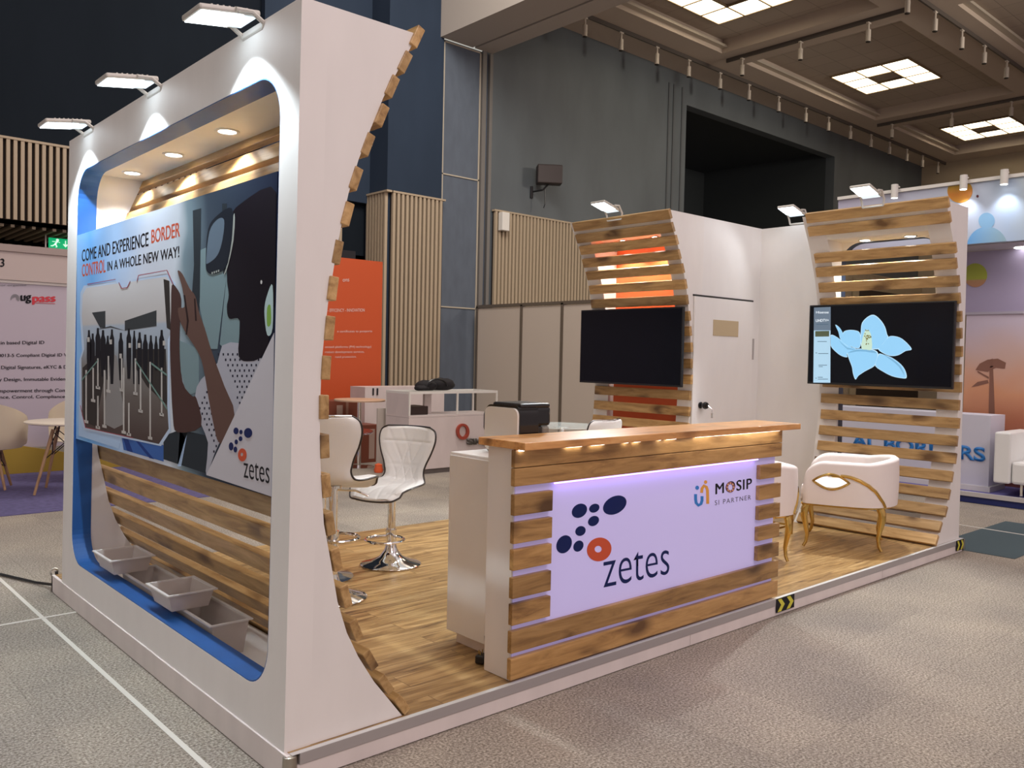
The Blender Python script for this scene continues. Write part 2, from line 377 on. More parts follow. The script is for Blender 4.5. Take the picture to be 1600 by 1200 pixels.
for k, cx in enumerate((14.0, 21.15, 28.25)):
    r = empty('ceiling_light', (cx, CY, 9.15), ['square ring of glowing ceiling panels cut by the top edge of the photo', 'square ring of glowing ceiling panels, the middle one of three over the far hall', 'square ring of glowing ceiling panels nearest the cream far wall'][k], 'ceiling light', 'panel lights in the ceiling of the far hall')
    for i in range(3):
        for j in range(3):
            if i == 1 and j == 1: continue
            x, y = cx-1.02+i*.68, CY-1.02+j*.68
            make('panel', B(x+.022, x+.658, y+.022, y+.658, 9.12, 9.155), TLIT, r)
    bm = nb()
    for i in range(4): box(bm, cx-1.035+i*.68, cx-1.005+i*.68, CY-1.02, CY+1.02, 9.105, 9.16); box(bm, cx-1.02, cx+1.02, CY-1.035+i*.68, CY-1.005+i*.68, 9.105, 9.16)
    make('frame', bm, FRM, r)
# track spots
DARKTIP = mat('spot_opening', (.03, .025, .02), .6); SPOTW = mat('spot_body', (.60, .54, .47), .5)
def track_spot(x, y, label, group):
    r = empty('track_spotlight', (x, y, 8.6), label, 'spotlight', group)
    bm = lathe(nb(), [(.052, 8.36), (.052, 8.60), (.022, 8.61), (.022, 8.73)], (x, y, 0), 14); make('housing', bm, SPOTW, r, smooth=True)
    make('opening', lathe(nb(), [(.0, 8.345), (.046, 8.345), (.050, 8.358)], (x, y, 0), 14), DARKTIP, r)
    make('bracket', B(x-.06, x+.06, y-.025, y+.025, 8.73, 8.76), SPOTW, r); return r
gx = [11.95, 13.12, 14.38, 15.6, 16.9, 18.2, 19.65, 21.1, 22.4, 23.75, 25.1, 26.4, 27.7, 28.95, 30.25]
for k, x in enumerate(gx): track_spot(x, 10.12, 'white cylinder spotlight on the ceiling track along the blue wall', 'cylinder spotlights along the blue wall')
for y in (9.15, 7.63, 6.06): track_spot(16.4, y, 'white cylinder spotlight hanging between the first and second ceiling coffers', 'cylinder spotlights between the near coffers')
for y in (9.14, 7.42, 5.87): track_spot(24.4, y, 'white cylinder spotlight hanging between the second and third ceiling coffers', 'cylinder spotlights between the far coffers')
for x in (15.5, 16.8, 18.2, 19.5, 20.9): track_spot(x, 4.85, 'white cylinder spotlight on the ceiling track at the top right corner', 'cylinder spotlights on the near track')
for k, (x0, x1, y) in enumerate(((10.3, 30.9, 10.12), (14.5, 30.9, 4.85))):
    thing('light_track', B(x0, x1, y-.02, y+.02, 8.76, 8.849), mat('track_metal', (.10, .085, .075), .5), ['thin dark lighting track on the ceiling beside the blue wall', 'thin dark lighting track on the ceiling at the top right corner'][k], 'lighting track', origin=None)
for k, x in enumerate((16.4, 24.4)):
    thing('light_track', B(x-.02, x+.02, 5.2, 9.6, 8.76, 8.85), mat('track_metal', (.10, .085, .075), .5), ['lighting track on the ceiling rib between the first and second coffers', 'lighting track on the ceiling rib between the second and third coffers'][k], 'lighting track')

# things on the hall walls
r = empty('wall_speaker', (11.45, 10.9, 5.3), 'black box speaker on a bracket high on the blue-grey wall', 'speaker')
mx = Matrix.Translation((11.47, 10.62, 5.42)) @ Matrix.Rotation(math.radians(-35), 4, 'Z')
make('cabinet', box(nb(), -.27, .27, -.14, .14, -.2, .2, .02, mx), mat('speaker_brown', (.035, .022, .02), .5), r)
make('bracket', tube(tube(nb(), [(11.45, 10.62, 5.22), (11.38, 10.72, 5.1), (11.3, 10.99, 5.08)], .02), [(11.3, 10.98, 4.95), (11.3, 10.98, 5.2)], .035), BLACK, r)
make('cable', tube(nb(), [(11.42, 10.7, 5.15), (11.44, 10.7, 4.8), (11.42, 10.72, 4.72)], .012, 6), BLACK, r)
thing('wall_box', B(10.28, 10.48, WY-.25, WY-.115, 4.12, 4.5, .01), PLWHITE, 'small white wall box on the top left corner of the slatted cladding', 'electrical box')
# green exit sign
GRN = mat('exit_green', (.01, .42, .16), .4, emit=(.0, .60, .22), es=.55); EW = mat('exit_white', (.8, .95, .85), .4, emit=(.75, 1, .85), es=.8)
r = empty('exit_sign', (2.1, 12.3, 2.85), 'green emergency exit sign with running figure and down arrow', 'exit sign')
def e_(px, py): return at(px, py, 'y', 12.28)
p0, p1 = e_(77, 371), e_(112, 390)
make('panel', B(p0.x, p1.x, 12.28, 12.33, p1.z, p0.z), GRN, r)
bm = nb(); box(bm, p0.x-.06, p0.x-.04, 12.28, 12.32, p1.z, 3.26); make('hanger', bm, ALU, r)
def ez(u, v): return Vector((p0.x+(p1.x-p0.x)*u, 12.278, p1.z+(p0.z-p1.z)*v))
bm = nb()
prism(bm, disc(ez(.36, .80), (.022, 0, 0), (0, 0, .022), 12), (0, -.004, 0))
for q in ([(.30, .70), (.38, .66), (.30, .35), (.22, .38)], [(.30, .38), (.24, .42), (.12, .24), (.06, .24), (.06, .16), (.15, .15)], [(.24, .40), (.31, .36), (.36, .18), (.33, .08), (.28, .08), (.30, .18)], [(.34, .68), (.38, .62), (.46, .55), (.48, .60)], [(.28, .68), (.26, .62), (.14, .60), (.12, .66)],
          [(.70, .82), (.74, .82), (.74, .42), (.80, .48), (.84, .44), (.72, .16), (.60, .44), (.64, .48), (.70, .42)]):
    prism(bm, [ez(*a) for a in q], (0, -.004, 0))
make('pictogram', bm, EW, r)

# white shell-scheme partition behind the middle tower
r = empty('shell_partition', (9.7, 9.2, 0), 'row of plain beige shell scheme panels behind the coffee machine', 'partition')
PANB = mat('shell_panel', (.56, .49, .42), .7); POST = mat('shell_post', (.20, .17, .14), .4, .5)
ysp = [10.78, 9.44, 8.34, 7.45, 6.5, 5.55, 4.6]
for a, c in zip(ysp, ysp[1:]):
    make('panel', B(9.68, 9.72, c+.03, a-.03, .02, 2.46), PANB, r)
for y in ysp: make('post', B(9.66, 9.74, y-.03, y+.03, 0, 2.5), POST, r)
make('top_rail', B(9.66, 9.74, 4.57, 10.8, 2.47, 2.53), POST, r)

# ------------------------------------------------------------------ booth platform
PZ = .105
LAM = mat('laminate_planks', (.5, .3, .12), .33); t = LAM.node_tree; b = t.nodes['Principled BSDF']
tcn = N(t, 'ShaderNodeTexCoord'); br = N(t, 'ShaderNodeTexBrick'); br.offset = .37; br.offset_frequency = 2
br.inputs['Scale'].default_value = 1; br.inputs['Brick Width'].default_value = 1.1; br.inputs['Row Height'].default_value = .125
br.inputs['Mortar Size'].default_value = .0016; br.inputs['Mortar Smooth'].default_value = .3; br.inputs['Bias'].default_value = 0
br.inputs['Color1'].default_value = (0, 0, 0, 1); br.inputs['Color2'].default_value = (1, 1, 1, 1); br.inputs['Mortar'].default_value = (.5, .5, .5, 1)
t.links.new(tcn.outputs['Object'], br.inputs[0])
mp = N(t, 'ShaderNodeMapping'); mp.inputs['Scale'].default_value = (1.0, 9, 1); ad = N(t, 'ShaderNodeVectorMath', operation='ADD')
sc_ = N(t, 'ShaderNodeVectorMath', operation='SCALE'); sc_.inputs[3].default_value = 9
t.links.new(br.outputs[0], sc_.inputs[0]); t.links.new(tcn.outputs['Object'], mp.inputs[0]); t.links.new(mp.outputs[0], ad.inputs[0]); t.links.new(sc_.outputs[0], ad.inputs[1])
nz = N(t, 'ShaderNodeTexNoise'); nz.inputs['Scale'].default_value = 1.9; nz.inputs['Detail'].default_value = 8; nz.inputs['Distortion'].default_value = 1.1; nz.inputs['Roughness'].default_value = .62
t.links.new(ad.outputs[0], nz.inputs[0])
r = ramp(t, [(.30, (.13, .07, .025)), (.42, (.34, .21, .085)), (.52, (.49, .32, .135)), (.68, (.66, .47, .23))]); t.links.new(nz.outputs[0], r.inputs[0])
mxx = N(t, 'ShaderNodeMix', data_type='RGBA', blend_type='MULTIPLY'); mxx.inputs[0].default_value = 1
r3 = ramp(t, [(0, (.80, .78, .76)), (1, (1.08, 1.06, 1.02))]); t.links.new(br.outputs[0], r3.inputs[0])
t.links.new(r.outputs[0], mxx.inputs[6]); t.links.new(r3.outputs[0], mxx.inputs[7])
mx3 = N(t, 'ShaderNodeMix', data_type='RGBA'); t.links.new(br.outputs['Fac'], mx3.inputs[0]); t.links.new(mxx.outputs[2], mx3.inputs[6]); mx3.inputs[7].default_value = (.16, .085, .03, 1)
t.links.new(mx3.outputs[2], b.inputs['Base Color'])
FASC = painted('platform_fascia', (.74, .68, .66), .07, .5)
PROF = mat('grey_edge_profile', (.42, .40, .40), .4, .3); LIP = mat('bright_edge_lip', (.75, .78, .78), .35, .2)
pf = empty('stage_platform', (2.97, 1.5, 0), 'low booth platform with oak laminate floor and white edge', 'platform')
make('laminate_floor', B(.02, 5.94, .02, 3.06, .06, PZ), LAM, pf, origin=(0, 0, 0))
bm = nb()
for x0, x1 in ((.02, 2.30), (2.303, 4.52), (4.523, 5.96)): box(bm, x0, x1, 0, .018, .004, .062)
box(bm, 0, .018, 0, 3.06, .004, .105); box(bm, 5.942, 5.96, 0, 3.06, .004, .105); box(bm, 0, 5.96, 3.04, 3.06, .004, .10)
make('fascia', bm, FASC, pf)
make('edge_profile', B(.05, 5.95, -.004, .016, .062, .104, .002), PROF, pf)
make('edge_lip', B(.02, 5.95, -.0045, .018, .1042, .1052), LIP, pf)
for x in (.02, 5.955):
    c = lathe(nb(), [(.0, .105), (.014, .104), (.024, .098), (.026, .06), (.026, .02)], (x, .012, 0), 16)
    make('corner_cap', c, mat('corner_metal', (.42, .38, .32), .35, .9), pf, smooth=True)
# black and yellow chevron tape
YEL = mat('tape_yellow', (.62, .58, .05), .5)
def chevron(x0, x1, label):
    r = empty('warning_tape', ((x0+x1)/2, 0, .05), label, 'warning tape', 'chevron tapes on the platform edge')
    make('tape', B(x0, x1, -.008, -.0045, .022, .104), BLK, r)
    bm = nb(); w = (x1-x0)/2
    for k in range(2):
        a = x0+w*k+.012
        prism(bm, [Vector((a+p*w*.9, -.0085, .026+q*.074)) for p, q in ((0, 1), (.42, 1), (.85, .5), (.42, 0), (0, 0), (.42, .5))], (0, -.0012, 0))
    make('chevrons', bm, YEL, r)
chevron(3.13, 3.33, 'black and yellow chevron tape on the platform edge by the counter corner')
chevron(5.80, 5.95, 'black and yellow chevron tape at the far right end of the platform edge')

# ------------------------------------------------------------------ curved walls
PROFILE = [(.10, .50), (.27, .37), (.38, .30), (.48, .25), (.60, .21), (.75, .18), (.89, .15), (1.03, .138), (1.16, .13), (1.30, .128), (1.46, .132), (1.57, .142), (1.68, .155), (1.82, .178), (1.94, .20), (2.07, .23), (2.20, .27), (2.31, .315), (2.44, .37), (2.55, .43), (2.71, .52)]
SLATS = [(0.529, 2.69), (0.48, 2.584), (0.425, 2.482), (0.376, 2.366), (0.324, 2.253), (0.277, 2.123), (0.241, 1.993), (0.21, 1.855), (0.189, 1.726), (0.174, 1.586), (0.164, 1.446), (0.161, 1.308), (0.163, 1.169), (0.172, 1.029), (0.189, 0.892), (0.218, 0.76), (0.256, 0.621), (0.306, 0.489), (0.369, 0.365), (0.438, 0.254), (0.508, 0.160)]
def curved_wall(root, x0, s, y0, y1, zs, op, ceil, slat_y, skip=(), orange=False, rimmat=BLUE, floor=.15, lights=(), outer=True, lean=(0, 0), D=.10, top=None):
    """op = (ya, yb, za, zb, r): rounded opening of the outer face; s = +1 when the curve bulges towards +x"""
    zf = lambda z: .1+(z-.1)*zs
    prof = [(w, zf(z)) for z, w in PROFILE]; prof[0] = (.50, PZ+.001)
    if top: prof[-1] = (.53, top)
    H = prof[-1][1]
    LZ = lambda z: lean[0]+(lean[1]-lean[0])*z/H
    wz = lambda z: next((a[0]+(c[0]-a[0])*(z-a[1])/(c[1]-a[1]) for a, c in zip(prof, prof[1:]) if a[1] <= z <= c[1]), prof[-1][0])
    X = lambda u: x0+s*u
    ya, yb, za, zb, rad = op
    for (a, c) in ((y0, ya), (yb, y1)):                     # hollow side ribs with the curved edge
        DZ = lambda z: D+LZ(z) if outer else 0
        bm = nb(); pts = [Vector((X(DZ(PZ)), a, PZ+.001))]+[Vector((X(w), a, z)) for w, z in prof]+[Vector((X(DZ(H)), a, H))]
        prism(bm, pts, (0, c-a, 0)); make('side_panel', bm, WHITE, root)
    def sect(z0, z1, name, mt):
        zz = [z0]+[z for w, z in prof if z0 < z < z1]+[z1]
        bm = nb(); pts = [Vector((X(DZ(z0)), ya, z0))]+[Vector((X(wz(min(z, H))), ya, z)) for z in zz]+[Vector((X(DZ(z1)), ya, z1))]
        prism(bm, pts, (0, yb-ya, 0)); return make(name, bm, mt, root)
    sect(ceil, H, 'lining_ceiling', CREAM)
    sect(PZ+.001, floor, 'lining_floor', WHITE)
    if outer:
        # outer panel with the rounded opening
        hole = []
        for (cy, cz, a0) in ((yb-rad, zb-rad, 0), (ya+rad, zb-rad, 90), (ya+rad, za+rad, 180), (yb-rad, za+rad, 270)):
            hole += [(cy+rad*math.cos(math.radians(a0+9*i)), cz+rad*math.sin(math.radians(a0+9*i))) for i in range(11)]
        def outp(y, z, k):
            q, i = divmod(k, 11)
            C4 = [(y1, H), (y0, H), (y0, PZ), (y1, PZ)][q]
            if i == 5: return C4
            side = (i < 5) ^ (q % 2 == 1)
            return (C4[0], z) if side else (y, C4[1])
        bm = nb(); L = []
        for u in (0, D):
            L.append(([bm.verts.new((X(u+LZ(z)), y, z)) for y, z in hole], [bm.verts.new((X(u+LZ(outp(y, z, k)[1])), *outp(y, z, k))) for k, (y, z) in enumerate(hole)]))
        n = len(hole)
        for k in range(n):
            j = (k+1) % n
            for h_, o_ in L: bm.faces.new((h_[k], h_[j], o_[j], o_[k]))
            bm.faces.new((L[0][1][k], L[0][1][j], L[1][1][j], L[1][1][k])); bm.faces.new((L[0][0][k], L[1][0][k], L[1][0][j], L[0][0][j]))
        make('outer_panel', bm, WHITE, root)
        bm = nb(); cy, cz = (ya+yb)/2, (za+zb)/2; A = []
        for sh in (0, .004):
            for u in (.001, D+.001):
                A.append([bm.verts.new((X(u+LZ(z)), y+math.copysign(sh, cy-y), z+math.copysign(sh, cz-z))) for y, z in hole])
        for k in range(n):
            j = (k+1) % n
            for a, c in ((0, 1), (2, 3), (0, 2), (1, 3)): bm.faces.new((A[a][k], A[a][j], A[c][j], A[c][k]))
        make('painted_rim', bm, rimmat, root)
    sc = []
    for i, (u, z) in enumerate(SLATS):
        a, c = SLATS[max(i-1, 0)], SLATS[min(i+1, 20)]
        tx, tz = s*(a[0]-c[0]), (a[1]-c[1])*zs; L_ = math.hypot(tx, tz); tx /= L_; tz /= L_
        sc.append((X(u), zf(z), math.atan2(tx, tz)))
    for i, (x, z, ang) in enumerate(sc):
        if i in skip: continue
        th = .034; hh = .0425
        j = random.uniform(-.004, .004); jy = random.uniform(-.006, .006)
        mx = Matrix.Translation((x+j, 0, z)) @ Matrix.Rotation(ang+random.uniform(-.02, .02), 4, 'Y')
        bm = nb(); box(bm, *((-th, 0) if s > 0 else (0, th)), slat_y[0]+.002*i/20+jy, slat_y[1]+jy, -hh, hh, .003, mx)
        make('slat', bm, SLAT, root)
    LED = mat('downlight_led', (1, 1, 1), .4, emit=(1, .97, .90), es=14); TR = mat('downlight_trim', (.8, .8, .78), .3, .3)
    for (u, y) in lights:
        d = make('downlight', ring(nb(), (X(u), y, ceil-.006), (.055, 0, 0), (0, .055, 0), .74, (0, 0, .006)), TR, root, smooth=False)
        make('lens', prism(nb(), disc((X(u), y, ceil-.003), (.041, 0, 0), (0, .041, 0), 20), (0, 0, .002)), LED, d)
        lamp('SPOT', 'downlight_beam', (X(u), y, ceil-.02), 24, (1, .96, .89), (X(u), y, 0), spot_size=math.radians(110), spot_blend=.5, shadow_soft_size=.035)
    return wz, X
lw = empty('display_wall', (.25, 1.43, PZ), 'tall white left booth wall with blue rounded window frame and curved timber slats', 'display wall')
curved_wall(lw, 0, 1, .03, 2.86, 1.0, (.17, 2.67, .27, 2.50, .17), 2.505, (.022, 2.86), lean=(.006, .038), lights=((.265, 1.16), (.265, 1.82), (.265, 2.46)))
rw = empty('display_wall', (5.7, .6, PZ), 'right slatted booth tower with a window opening, behind the screen showing a white flower', 'display wall')
curved_wall(rw, 5.94, -1, .02, 1.21, 1.019, (.19, 1.03, .27, 2.55, .17), 2.56, (.0, 1.17), skip=(2,), lean=(.02, .085), D=.07, rimmat=RIMSHADE, lights=((.20, .80), (.20, .42)))
make('roller_board', B(5.50, 5.62, .19, 1.03, 2.61, 2.66), WHITE, rw)
mw = empty('display_wall', (4.7, 2.5, PZ), 'slatted tower with an orange back panel, behind the blank black screen', 'display wall')
curved_wall(mw, 5.0, -1, 1.925, 3.08, 1.019, (2.07, 2.90, .27, 2.55, .17), 2.62, (1.91, 3.05), top=2.785, outer=False, lights=((.20, 2.30), (.20, 2.68)))
make('back_panel', B(4.945, 4.965, 2.07, 2.90, .2, 2.62), mat('orange_panel', (.72, .13, .035), .5), mw, label='orange back panel')

# closet behind the middle tower
cl = empty('storage_closet', (5.5, 2.5, PZ), 'white storage closet with a locked door between the two slatted towers', 'closet')
make('front_wall', B(5.0, 5.94, 1.925, 1.945, PZ+.001, 2.785), WHITE2, cl)
bm = nb(); box(bm, 5.94, 5.96, 1.21, 3.08, PZ+.001, 2.785); make('side_wall', bm, WHITE2, cl)
make('rear_wall', B(5.0, 5.94, 3.06, 3.08, PZ+.001, 2.785), WHITE2, cl)
dr = make('door', B(4.87, 5.80, 1.905, 1.921, .13, 2.07, .002), WHITE2, cl)
make('seam', B(4.86, 5.82, 1.9195, 1.9245, 2.072, 2.088), BLACK, cl)
bm = lathe(nb(), [(0, 0), (.028, 0), (.030, .012), (.014, .02), (.014, .035), (.030, .045), (.034, .06), (.028, .075), (0, .08)], (0, 0, 0), 18)
bmesh.ops.transform(bm, matrix=Matrix.Translation((4.985, 1.905, 1.10)) @ Matrix.Rotation(PI/2, 4, 'X'), verts=bm.verts)
kn = make('door_knob', bm, GLOSSB, dr, smooth=True)
bm = nb(); tube(bm, [(5.0, 1.83, 1.10), (5.02, 1.80, 1.07), (5.02, 1.80, 1.04)], .004, 6); box(bm, 5.01, 5.035, 1.798, 1.802, .99, 1.035); make('key', bm, CHROME, kn)
make('sign_plate', B(5.15, 5.55, 1.900, 1.905, 1.73, 1.875, .002), mat('beige_sign', (.50, .40, .25), .5), dr)
make('hinge', B(5.80, 5.815, 1.895, 1.915, 1.52, 1.72), PROF, dr)

# ------------------------------------------------------------------ LED floodlights
LEDW = mat('floodlight_led', (1, 1, 1), .3, emit=(.82, .93, 1.0), es=5); LEDD = mat('floodlight_glass', (.62, .72, .76), .2, emit=(.75, .9, 1.0), es=.8); FLB = mat('floodlight_body', (.62, .60, .56), .4, .2)
def flood(x, y, z, rz, tilt, label, standing=False, grp='floodlights on the left wall'):
    """built about its mount; arm reaches along local -x"""
    r = empty('floodlight', (0, 0, 0), label, 'floodlight', grp); 
    M_ = Matrix.Translation((-.12, 0, .03 if not standing else .10)) @ Matrix.Rotation(tilt, 4, 'Y')
    def T(bm): bmesh.ops.transform(bm, matrix=M_, verts=bm.verts); return bm
    bm = nb(); box(bm, -.12, .11, -.085, .085, -.008, .014, .008)
    for k in range(7): box(bm, -.07+k*.022, -.064+k*.022, -.07, .07, .014, .019)
    make('housing', T(bm), FLB, r)
    make('led_window', T(box(nb(), -.112, .045, -.076, .076, -.011, -.008)), LEDW, r)
    make('driver_window', T(box(nb(), .05, .10, -.07, .07, -.0105, -.008)), LEDD, r)
    bm = nb()
    h = .03 if not standing else .10
    for sy in (-.092, .092):
        tube(bm, [(-.11, sy, h+.005), (-.05, sy, h+.012), (-.005, sy, h*.5), (0, sy*.9, 0)], .009, 8)
    tube(bm, [(0, -.083, 0), (0, .083, 0)], .009, 8)
    make('bracket', bm, FLB, r, smooth=True)
    r.location = (x, y, z); r.rotation_euler = (0, 0, rz)
    mw_ = Matrix.Translation((x, y, z)) @ Matrix.Rotation(rz, 4, 'Z') @ M_
    n = (mw_.to_3x3() @ Vector((0, 0, -1))).normalized(); c = mw_ @ Vector((-.03, 0, -.03))
    return r, c, n
for y, l in ((.41, 'white LED floodlight on the left wall top, nearest and largest of the three'), (1.45, 'white LED floodlight in the middle of the left wall top'), (2.48, 'white LED floodlight at the far left end of the left wall top')):
    r, c, n = flood(.042, y, 2.685, 0, math.radians(-9), l)
    c = Vector((-.095, y, c.z))
    lamp('SPOT', 'floodlight_beam', c, 60, (.80, .93, 1.0), c+Vector((.0, 0, -1)), spot_size=math.radians(108), spot_blend=.42, shadow_soft_size=.015)
    lamp('SPOT', 'floodlight_beam', c, 10, (.84, .94, 1.0), c+Vector((-1.5, 0, -1)), spot_size=math.radians(95), spot_blend=.6, shadow_soft_size=.03)
for (x, y, z, rz, l) in ((5.36, .56, 2.765, 0, 'white LED floodlight standing on top of the right slatted tower'), (4.47, 2.52, 2.755, 0, 'white LED floodlight standing on top of the middle slatted tower'), (5.95, 1.55, 2.80, 0, 'white LED floodlight on the closet side wall between the towers')):
    r, c, n = flood(x, y, z, rz, math.radians(14), l, True, 'floodlights on the towers')
    lamp('SPOT', 'floodlight_beam', c, 9 if x > 5.9 else 190, (.93, .97, 1.0), c+Vector((-1, -.1, -1.0)), spot_size=math.radians(118), spot_blend=.5, shadow_soft_size=.05)

# ------------------------------------------------------------------ printed poster in the left opening
def unlitcol(name, col): return mat(name, col, .6, spec=.08)
po = empty('poster', (.03, 1.42, .98), 'large printed poster of a person in a headset across the opening of the left wall', 'poster')
BGM = mat('poster_gradient', (.2, .35, .6), .6, spec=.08); t = BGM.node_tree; b = t.nodes['Principled BSDF']
tcn = N(t, 'ShaderNodeTexCoord'); sp = N(t, 'ShaderNodeSeparateXYZ'); t.links.new(tcn.outputs['Object'], sp.inputs[0])
mr = N(t, 'ShaderNodeMapRange'); mr.inputs[1].default_value = 1.25; mr.inputs[2].default_value = -1.25
r = ramp(t, [(0, (.30, .54, .90)), (.10, (.16, .42, .84)), (.30, (.40, .58, .86)), (.45, (.62, .68, .80)), (.60, (.60, .66, .74)), (.66, (.20, .28, .33)), (.76, (.05, .07, .10)), (1, (.010, .014, .035))])
t.links.new(sp.outputs['Y'], mr.inputs[0]); nz = N(t, 'ShaderNodeTexNoise'); nz.inputs['Scale'].default_value = 2.5
adn = N(t, 'ShaderNodeMath', operation='MULTIPLY_ADD'); adn.inputs[1].default_value = .16; t.links.new(tcn.outputs['Object'], nz.inputs[0]); t.links.new(nz.outputs[0], adn.inputs[0]); t.links.new(mr.outputs[0], adn.inputs[2])
sb = N(t, 'ShaderNodeMath', operation='SUBTRACT'); sb.inputs[1].default_value = .08; t.links.new(adn.outputs[0], sb.inputs[0]); t.links.new(sb.outputs[0], r.inputs[0]); t.links.new(r.outputs[0], b.inputs['Base Color'])
make('backing_sheet', B(.030, .040, .18, 2.665, .975, 2.14), BGM, po)
LAY = [0]
def pp(x, y, k=0): return at(120+x*.36655, 340+y*.36655, 'x', .030-.0002*(k+1))
def clampy(p): p.y = min(max(p.y, .185), 2.66); p.z = min(max(p.z, .978), 2.137); return p
ART = []
def art(name, polys, mt, k, parent=po):
    if name != 'inset_photo':
        ART.append(([[clampy(pp(x, y, k)) for x, y in q] for q in polys], mt)); return
    bm = nb()
    for q in polys: prism(bm, [clampy(pp(x, y, k)) for x, y in q], (-.0005, 0, 0))
    return make(name, bm, mt, parent)
def smooth2(pts, n=4):
    out = []; m_ = len(pts)
    for i in range(m_):
        p0, p1, p2, p3 = [Vector(pts[(i+d) % m_]).to_2d() for d in (-1, 0, 1, 2)]
        for j in range(n):
            u = j/n; out.append(tuple(.5*((2*p1)+(p2-p0)*u+(2*p0-5*p1+4*p2-p3)*u*u+(3*p1-p0-3*p2+p3)*u**3)))
    return out
C = unlitcol
art('window_light', [[(500, 150), (640, 90), (640, 240), (600, 560), (560, 560), (515, 330)], [(430, 520), (520, 560), (520, 740), (470, 760), (440, 640)], [(640, 240), (700, 240), (690, 620), (610, 540)]], C('print_teal', (.20, .29, .32)), 0)
art('window_bars', [[(495, -30), (530, -40), (525, 340), (515, 560), (480, 500), (500, 200)], [(370, 930), (440, 905), (560, 930), (550, 1090), (370, 1030)], [(620, -60), (640, -60), (636, 240), (625, 240)]], C('print_slate', (.028, .036, .045)), 1)
art('blue_lower_band', [[(190, 925), (370, 970), (370, 1040), (200, 990)]], C('print_midblue', (.05, .13, .40)), 1)
art('pale_streaks', [[(8, 780), (25, 800), (25, 900), (190, 940), (180, 985), (8, 930)], [(440, 910), (475, 900), (445, 1060), (430, 1060)]], C('print_paleblue', (.42, .58, .82)), 1)
art('navy_streaks', [[(195, 930), (215, 935), (240, 1000), (215, 995)], [(250, 950), (262, 950), (330, 1030), (310, 1025)]], C('print_navyblue', (.02, .05, .22)), 2)
# person
art('sleeve', [smooth2([(620, 545), (690, 535), (700, 600), (790, 600), (800, 700), (700, 830), (640, 900), (590, 1000), (560, 1085), (550, 1080), (560, 960), (530, 880), (505, 760), (530, 690), (600, 620)], 2)], C('print_shirt', (.42, .43, .50)), 2)
dots = []
for i in range(17):
    for j in range(22):
        x, y = 515+i*20+(j % 2)*10, 560+j*23
        ins = (y > 560 and x > 620-(y-540)*.35 and x > 512 and x < 790 and (x-505) > (y-760)*.33*(y > 760) and x+y*.62 < 1250)
        if ins and not (570 < x < 690 and y > 600 and abs(x-(560+(y-560)*.33)) < 55): dots.append([(x-3, y-5), (x+3, y-5), (x+3, y+5), (x-3, y+5)])
art('shirt_dots', dots, C('print_dots', (.02, .02, .04)), 3)
art('head', [smooth2([(640, 240), (650, 30), (700, -60), (860, -110), (860, 330), (810, 400), (820, 520), (790, 590), (740, 612), (690, 590), (695, 440), (650, 430), (640, 380), (648, 330)], 4)], C('print_darkskin', (.012, .009, .014)), 4)
art('ear_glow', [smooth2([(835, 290), (812, 330), (800, 400), (812, 500), (835, 470)], 4)], C('print_lamp', (.45, .60, .62)), 5)
art('ear_green', [smooth2([(812, 385), (826, 375), (828, 450), (812, 460)], 3)], C('print_green', (.22, .42, .08)), 6)
art('forearm_far', [smooth2([(405, 290), (425, 300), (445, 345), (440, 440), (438, 560), (450, 700), (490, 760), (510, 770), (530, 890), (430, 915), (410, 850), (400, 640), (398, 500), (402, 400)], 3)], C('print_arm_far', (.075, .040, .036)), 5)
art('forearm_near', [smooth2([(430, 228), (450, 240), (480, 300), (505, 335), (520, 400), (545, 470), (575, 570), (630, 720), (672, 840), (612, 965), (575, 840), (540, 640), (515, 570), (470, 500), (440, 440), (432, 385), (460, 380), (450, 300)], 3)], C('print_arm_near', (.13, .075, .062)), 6)
art('finger_lines', [[(455, 330), (462, 330), (478, 440), (470, 500), (464, 498), (470, 440)], [(500, 345), (506, 345), (512, 440), (505, 440)]], C('print_crease', (.03, .016, .016)), 7)
art('headset', [smooth2([(560, 50), (600, -10), (660, -40), (665, 60), (640, 200), (600, 236), (560, 235), (550, 190)], 4)], C('print_headset', (.016, .020, .030)), 7)
art('headset_face', [smooth2([(566, 60), (600, 8), (628, 10), (622, 90), (600, 160), (560, 195), (552, 180)], 4)], C('print_visor', (.13, .18, .24)), 8)
art('headset_trim', [smooth2([(668, -10), (674, 0), (668, 100), (645, 205), (632, 240), (628, 238), (645, 190), (662, 90)], 2)]+[[(575+i*9, 232-i*3), (580+i*9, 231-i*3), (580+i*9, 240-i*3), (575+i*9, 241-i*3)] for i in range(4)], C('print_silver', (.35, .38, .36)), 9)
art('earring', [disc((787, 275, 0), (4, 0, 0), (0, 9, 0), 10)] and [[(p.x, p.y) for p in disc((787, 275, 0), (4, 0, 0), (0, 9, 0), 10)]], C('print_pale', (.6, .6, .6)), 9)
